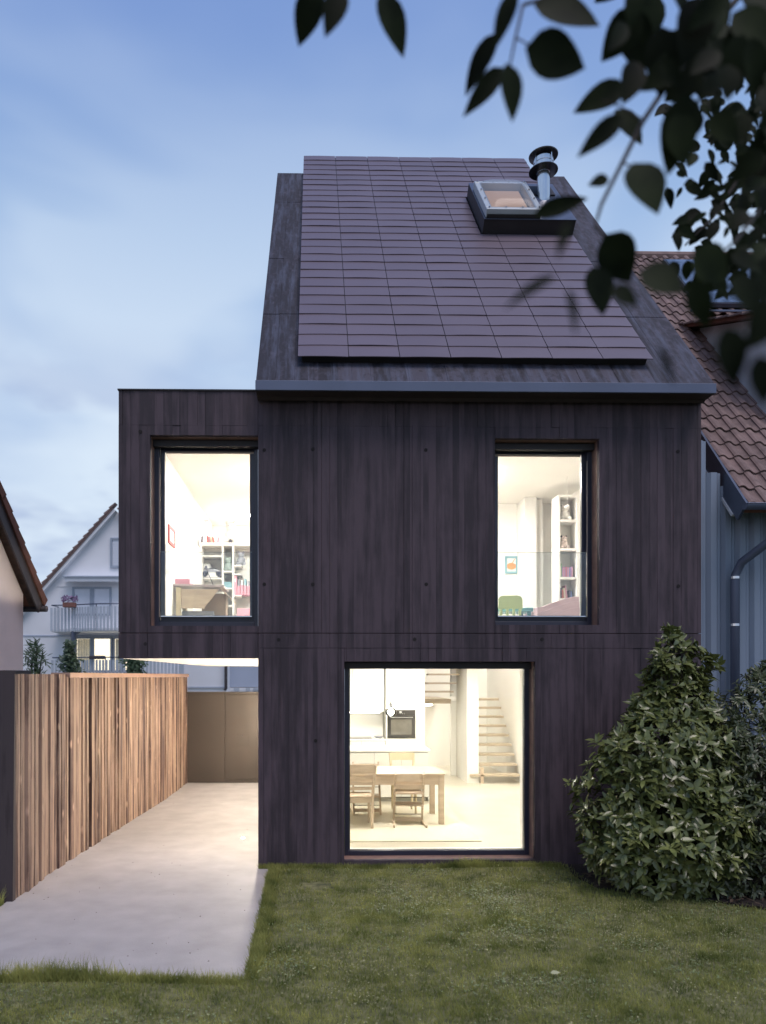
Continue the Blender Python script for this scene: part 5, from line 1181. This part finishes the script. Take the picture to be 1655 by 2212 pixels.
# a roof peeking between
DRF = thing('distant_house', 'small distant tiled gable with a blue roof window between the two houses', 'house', (XP(95,60), 60, 0))
p0, p1_, p2_ = W(82,1285,60), W(88,1262,60), W(110,1263,60)
obj('wall', MB().prism([(p0.x-1,60,0),(p0.x+2.2,60,0),(p0.x+1.4,60,p0.z-.3),(p1_.x,60,p1_.z-.15),(p0.x-.8,60,p0.z-.6)], (0,5,0)), M['render'], DRF)
obj('roof', MB().prism([(p1_.x-.1,59.8,p1_.z),(p2_.x+.3,59.8,p2_.z),(p2_.x+1.3,59.8,p2_.z-1.5),(p1_.x+.9,59.8,p1_.z-1.3)], (0,.2,0)), M['barge'], DRF)
obj('roof_window', MB().prism([(XP(101,59.7),59.75,ZP(101,1264,60)),(XP(109,59.7),59.75,ZP(109,1264.5,60)),(XP(111,59.7),59.75,ZP(109,1272,60)),(XP(104,59.7),59.75,ZP(101,1272,60))], (0,.04,0)), mat('blue_glass', (.03,.06,.25), .3), DRF)

# ================================================================== PLANTS
def shrub(name, label, cat, cx, cy, prof, ry, n_wh, leaf, lsize, m, me, n_leaf=6, seed=1, group=None, stems=10, asym=0):
    r_ = random.Random(seed)
    root = thing(name, label, cat, (cx, cy, .03), 0, group)
    H_ = prof[-1][0]
    def rad(z):
        for (z0, r0_), (z1, r1_) in zip(prof[:-1], prof[1:]):
            if z0 <= z <= z1: return r0_+(r1_-r0_)*(z-z0)/(z1-z0)
        return 0
    bl = [(r_.uniform(0, 6.28), r_.uniform(0, H_), r_.uniform(.08, .26), r_.uniform(.2, .5), r_.uniform(.10, .26)) for _ in range(22)]
    def bump(a, z):
        s_ = 0
        for (a0, z0, am, wa, wz) in bl:
            da = (a-a0+math.pi) % (2*math.pi)-math.pi
            s_ += am*math.exp(-(da/wa)**2-((z-z0)/wz)**2)
        return s_
    mats = []; tips = []
    mx_r = max(r for _, r in prof)
    for i in range(n_wh):
        while True:
            z = r_.uniform(.08, H_); rr = rad(z)
            if r_.random() < (rr+.12)/(mx_r+.12): break
        a = r_.uniform(0, 2*math.pi)
        if r_.random() < .55 and math.sin(a) > 0: a = -a
        f = 1-abs(r_.gauss(0, .16)) if r_.random() < .8 else r_.uniform(.35, .8)
        R_ = (rr+bump(a, z)-.16)*max(.2, f)
        p = Vector((cx+R_*math.cos(a), cy+R_*ry*math.sin(a), z+r_.uniform(-.03,.03)))
        out = Vector((math.cos(a), math.sin(a)/max(.5, ry), .45+.7*(z/H_)+r_.uniform(-.35,.45))).normalized()
        out = (out+Vector((r_.gauss(0,.25), r_.gauss(0,.25), r_.gauss(0,.2)))).normalized()
        if z < .35: out.z = abs(out.z)*.3
        tips.append((p, out, f))
        u = out.cross(Vector((0,0,1))).normalized(); v = out.cross(u)
        ph = r_.uniform(0, 6.28); nl = n_leaf+r_.randint(-1, 2)
        for k_ in range(nl):
            an_ = ph+k_*2.4; el_ = .2+.9*k_/nl+r_.uniform(-.2,.2)
            d = (out*math.cos(1.25-el_*.6)*1.0+(u*math.cos(an_)+v*math.sin(an_))*1.05).normalized()
            d.z -= .12
            s_ = lsize*r_.uniform(.55, 1.2)
            mats.append(leafmat(p-out*(.02+.035*r_.random())*(1+k_*.2), d, out+Vector((r_.gauss(0,.25),r_.gauss(0,.25),.35)), s_, r_.uniform(.85, 1.15)))
    eye = Vector((0, 0, EYE))
    def key(i):
        q = mats[i].translation; 
        rr = rad(q.z) or .1
        depth = (cy-q.y)/(rr*ry+.01)
        return (q-eye).length-.35*depth
    leaf_instances(me, mats, root, m, 300, key)
    # stems: a few limbs from the base, twigs to the whorls
    limbs = []
    for i in range(stems):
        a = r_.uniform(0, 6.28); zt_ = H_*r_.uniform(.45, .93); rr = rad(zt_)*r_.uniform(.2, .6)
        b0 = Vector((cx+.10*math.cos(a), cy+.08*math.sin(a), 0)); e = Vector((cx+rr*math.cos(a), cy+rr*ry*math.sin(a), zt_)); mid = (b0+e)/2+Vector((.18*math.cos(a), .12*math.sin(a), -.05))
        path = [b0, (b0+mid)/2+Vector((.03*math.cos(a),0,0)), mid, (mid+e)/2, e]; limbs.append(path)
        obj('stem', MB().tube(path, [.022,.019,.015,.011,.006], 6), M['twig'], root)
    tw = MB()
    allp = [p for l_ in limbs for p in l_[1:]]
    for (p, o_, f) in tips[::2]:
        q = min(allp, key=lambda s_: (s_-p).length+max(0, s_.z-p.z)*2)
        tw.tube([q, (q+p)/2+Vector((0,0,-.04)), p], [.006,.004,.003], 4, False)
    t_ = obj('twigs', tw, M['twig'], root); t_['kind'] = 'stuff'
    return root
lfA = leaf_mesh('laurel_leaf', M['leafA'], .42, .10, .16); lfB = leaf_mesh('privet_leaf', M['leafB'], .34, .15, .15)
c1 = XP(1452, 7.8)
shrub('laurel_shrub', 'large pyramidal evergreen shrub with glossy leaves in front of the house wall', 'shrub', c1, 7.8,
      [(0,.66),(.2,1.0),(.5,1.16),(.8,1.20),(1.2,1.09),(1.6,.98),(1.78,.72),(2.0,.58),(2.3,.46),(2.55,.34),(2.78,.06)], .74, 1700, 5, .118, M['leafA'], lfA, 6, 3)
c2 = XP(1640, 8.1)
shrub('evergreen_shrub', 'tall dark shrub with small leaves at the right edge by the blue cladding', 'shrub', c2+.12, 8.1,
      [(0,.8),(.4,1.15),(1.0,1.25),(1.6,1.15),(2.0,.90),(2.30,.45),(2.42,.10)], .55, 1350, 6, .088, M['leafB'], lfB, 7, 5)
c3 = XP(1590, 7.45)
shrub('evergreen_shrub', 'lower dark shrub with small leaves in front of the taller one, touching the pyramidal shrub', 'shrub', c3+.05, 7.5,
      [(0,.5),(.4,.72),(1.0,.74),(1.5,.52),(1.86,.08)], .7, 700, 6, .085, M['leafB'], lfB, 7, 8)
# leaf litter in the bed
gm2 = MB()
for i in range(60):
    q_ = G(rnd.uniform(20, 540), rnd.uniform(1720, 2100), .016); e_ = rnd.uniform(.002, .006)
    if DR0 < q_.x < DR1-.03 and q_.y > DF+.05: gm2.hexa([(q_.x-e_,q_.y-e_,.0152),(q_.x+e_,q_.y-e_*.6,.0152),(q_.x+e_*.8,q_.y+e_,.0152),(q_.x-e_*.7,q_.y+e_,.0152),(q_.x-e_*.6,q_.y-e_*.5,.016+e_*.5),(q_.x+e_*.5,q_.y-e_*.4,.016+e_*.6),(q_.x+e_*.5,q_.y+e_*.4,.016+e_*.4),(q_.x-e_*.4,q_.y+e_*.5,.016+e_*.5)])
go = obj('grit', gm2, M['deadleaf']); go['kind'] = 'stuff'
lfD = leaf_mesh('dead_leaf', M['deadleaf'], .45, .2, .2)
lt_ = []
for i in range(520):
    x = rnd.uniform(2.8, 5.6); y = rnd.uniform(6.95, 8.2)
    if in_bed(x, y): lt_.append(leafmat(Vector((x, y, .06+rnd.random()*.015)), (rnd.uniform(-1,1), rnd.uniform(-1,1), rnd.uniform(-.15,.25)), (0,0,1), rnd.uniform(.04,.09)))
bv = np.array([v.co[:] for v in lfD.vertices]); bf = np.array([p.vertices[:] for p in lfD.polygons]); A_ = np.array([np.array(q) for q in lt_])
npmesh('leaf_litter', (np.einsum('nij,kj->nki', A_[:, :3, :3], bv)+A_[:, None, :3, 3]).reshape(-1,3), (bf[None]+(np.arange(len(lt_))*len(bv))[:, None, None]).reshape(-1,4), M['deadleaf'])
# fallen leaf on the lawn
p = G(1190, 2103, .055)
t_ = bpy.data.objects.new('fallen_leaf', leaf_mesh('fallen_leaf', mat('pale_leaf', (.38,.38,.22), .6), .5, .15, .1)); C.objects.link(t_)
t_.matrix_local = leafmat(p, (1, .3, .05), (0, -.4, 1), .085); tag(t_, 'single pale fallen leaf lying on the lawn', 'leaf')
# climbers behind the wall
lfC = leaf_mesh('climber_leaf', M['leafC'], .5, .1, .1)
def climber(label, px0, px1, py0, py1, Y, n_, s_, seed, thin=False, lw=1):
    r_ = random.Random(seed); x0, x1 = XP(px0, Y), XP(px1, Y); z1, z0 = ZP(px0, py0, Y), ZP(px0, py1, Y)-.4
    root = thing('climbing_plant' if not thin else 'oleander_bush', label, 'plant', ((x0+x1)/2, Y, 0)); ml = []
    xc = (x0+x1)/2; hw_ = (x1-x0)/2
    for i in range(n_):
        t_ = r_.random()**.8; z = z0+(z1-z0)*t_; w_ = hw_*(1-t_**2.2*.85)*(.75+.4*math.sin(t_*9+seed))
        p = Vector((xc+r_.gauss(0,.5)*w_, Y+r_.gauss(0,.25), z+r_.gauss(0,.05)))
        ml.append(leafmat(p, (r_.uniform(-1,1), r_.uniform(-1,.3), r_.uniform(-.7,.5) if not thin else r_.uniform(.0,1)), (0,-1,.8), s_*r_.uniform(.6,1.2), lw))
    leaf_instances(lfC, ml, root, M['leafC'], 60)
    for i in range(6):
        xx = xc+r_.uniform(-.4,.4)*hw_; obj('stem', MB().tube([(xc+r_.uniform(-.1,.1), Y, 0), (xx, Y+.05, (z0+z1)/2), (xx+r_.uniform(-.3,.3)*hw_, Y, z1-.2*(z1-z0)*r_.random())], [.03,.02,.008], 5), M['twig'], root)
climber('green climber growing up the balcony post of the white gabled house', 126, 176, 1385, 1458, 31.5, 1100, .17, 4)
climber('dense rounded climber hanging on the lower balcony of the white gabled house', 250, 330, 1405, 1458, 31.5, 1300, .17, 7)
climber('thin silvery bush with narrow leaves beside the pink house', 48, 104, 1392, 1460, 22, 420, .22, 9, True, .35)
# dark hedge left of the garden wall
climber('dark leafy shrub squeezed behind the near end of the garden wall', -40, 12, 1480, 1760, 8.6, 900, .08, 12)

# ================================================================== OVERHANGING TREE (near the camera, upper right)
TR = thing('overhanging_tree', 'dark leafy tree branches hanging into view at the upper right, out of focus', 'tree', (1.9, 1.2, 0))
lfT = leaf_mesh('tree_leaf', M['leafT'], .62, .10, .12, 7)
tl = []; tm_ = {}
def scr(px, py, d):
    u = (px-PX)/FP; vv = (HY-py)/FP
    return Vector((d*(ST+u*CT), d*(CT-u*ST), EYE+vv*d))
rightv = Vector((CT, -ST, 0)); upv = Vector((0,0,1)); fwd = Vector((ST, CT, 0))
def tleaf(px, py, L_, wd_, ang, d, tilt=None):
    a = R(ang); dirv = rightv*math.cos(a)-upv*math.sin(a)
    tilt = rnd.uniform(-.35, .35) if tilt is None else tilt
    ln = L_/FP*d; dv_ = (dirv+fwd*tilt).normalized()
    base = scr(px, py, d)-dirv*ln*.5
    side = dv_.cross(-fwd).normalized(); roll = rnd.uniform(-.35, .35)
    nrm = (-fwd+side*roll)
    tl.append(leafmat(base, dv_, nrm, ln, (wd_/L_)/.62*1.05)); return base
D0 = 1.45
main = [(663,20,112,64,112),(722,25,120,56,105),(852,38,128,66,62),(1092,32,120,42,112),(1226,30,150,92,14),(1040,124,128,48,122),(1204,118,142,96,12),(1045,196,130,44,128),(1107,190,112,58,78),
 (1300,205,118,60,160),(1383,77,130,82,60),(1300,288,122,46,140),(1476,275,152,84,98),(1393,410,128,96,66),(1293,393,48,28,160),(1210,452,118,40,-14),(1345,550,118,88,48),(1297,624,104,78,72),
 (1540,570,100,84,36),(1330,90,90,40,120),(1360,185,110,60,110),(1440,120,130,86,80),(1500,60,140,90,100),(1560,150,120,84,70)]
bases = [tleaf(*m_, D0+rnd.uniform(-.1,.15)) for m_ in main]
for (px, py, L_, wd_, ang, d) in ((1146,627,130,26,150,.85),(1233,678,110,22,82,.85),(1428,612,110,90,30,1.0),(1614,640,110,75,60,.9),(1588,765,130,80,70,.8),(1650,700,120,80,120,.85),(1520,655,110,60,60,.95),(1440,790,90,16,70,.9),(1215,520,90,24,110,.9),(1648,820,110,60,80,.8),(1350,640,70,50,30,1.0)):
    tleaf(px, py, L_, wd_, ang, d)
for i in range(72):
    while True:
        px, py = rnd.uniform(1270, 1720), rnd.uniform(-80, 330)
        if rnd.random() < max(0, (px-1250)/330)*max(.0, 1.15-py/300): break
    L_ = rnd.uniform(65, 120); tleaf(px, py, L_, L_*rnd.uniform(.5,.72), rnd.uniform(30, 150), rnd.uniform(1.35, 1.9))
for i in range(40):
    px, py = rnd.uniform(1560, 1720), rnd.uniform(250, 620); L_ = rnd.uniform(45, 85); 
    if rnd.random() < (px-1500)/160: tleaf(px, py, L_, L_*rnd.uniform(.45,.7), rnd.uniform(20, 160), rnd.uniform(1.5, 2.1))
for i in range(420):
    while True:
        px, py = rnd.uniform(1420, 1720), rnd.uniform(120, 640)
        if rnd.random() < (px-1410)/260: break
    L_ = rnd.uniform(22, 52); tleaf(px, py, L_, L_*rnd.uniform(.4,.62), rnd.uniform(10, 170), rnd.uniform(2.3, 3.4))
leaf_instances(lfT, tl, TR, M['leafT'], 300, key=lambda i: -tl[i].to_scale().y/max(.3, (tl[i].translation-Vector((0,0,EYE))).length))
def branch(pl, r0_, r1_, name='branch'):
    path = [scr(*q) for q in pl]; n_ = len(path)
    obj(name, MB().tube(path, [r0_+(r1_-r0_)*i/(n_-1) for i in range(n_)], 7), M['twig'], TR, smooth=True)
branch([(1760,-260,1.9),(1640,-60,1.8),(1540,60,1.7),(1450,170,1.62),(1390,260,1.58),(1345,350,1.55),(1300,440,1.52),(1285,490,1.5),(1330,530,1.5)], .009, .0022)
branch([(1640,-120,1.7),(1420,-50,1.6),(1240,-20,1.55),(1130,10,1.5),(1112,90,1.48),(1100,150,1.47)], .006, .0018)
branch([(1240,-40,1.55),(1000,-60,1.5),(850,-30,1.48),(700,-40,1.46)], .004, .0018)
branch([(1112,80,1.5),(1140,95,1.5),(1180,105,1.5)], .002, .0012)
branch([(1540,60,1.7),(1520,200,1.6),(1480,260,1.5)], .005, .002)
branch([(1800,120,2.8),(1680,260,2.8),(1600,380,2.8),(1540,470,2.8),(1480,530,2.8)], .012, .003)
branch([(1760,300,2.0),(1660,430,1.8),(1590,520,1.6),(1545,560,1.5)], .007, .002)
branch([(1390,260,1.58),(1340,230,1.52),(1300,215,1.48)], .0025, .0012)
branch([(1345,350,1.55),(1380,370,1.5),(1393,390,1.47)], .0022, .0012)
branch([(1760,560,1.0),(1650,660,.9),(1590,720,.82)], .003, .0015)
# trunk beyond the right of the frame
p0 = Vector((3.4, 1.6, 0)); tp_ = scr(1760,-260,1.9)
obj('trunk', MB().tube([p0, (3.35,1.6,1.2), (3.2,1.7,2.6), (2.7,1.75,3.7), tp_], [.11,.09,.07,.035,.009], 12), M['twig'], TR, smooth=True)
obj('limb', MB().tube([(3.2,1.7,2.6), (3.2,2.2,3.4), scr(1800,120,2.8)], [.05,.03,.012], 8), M['twig'], TR)
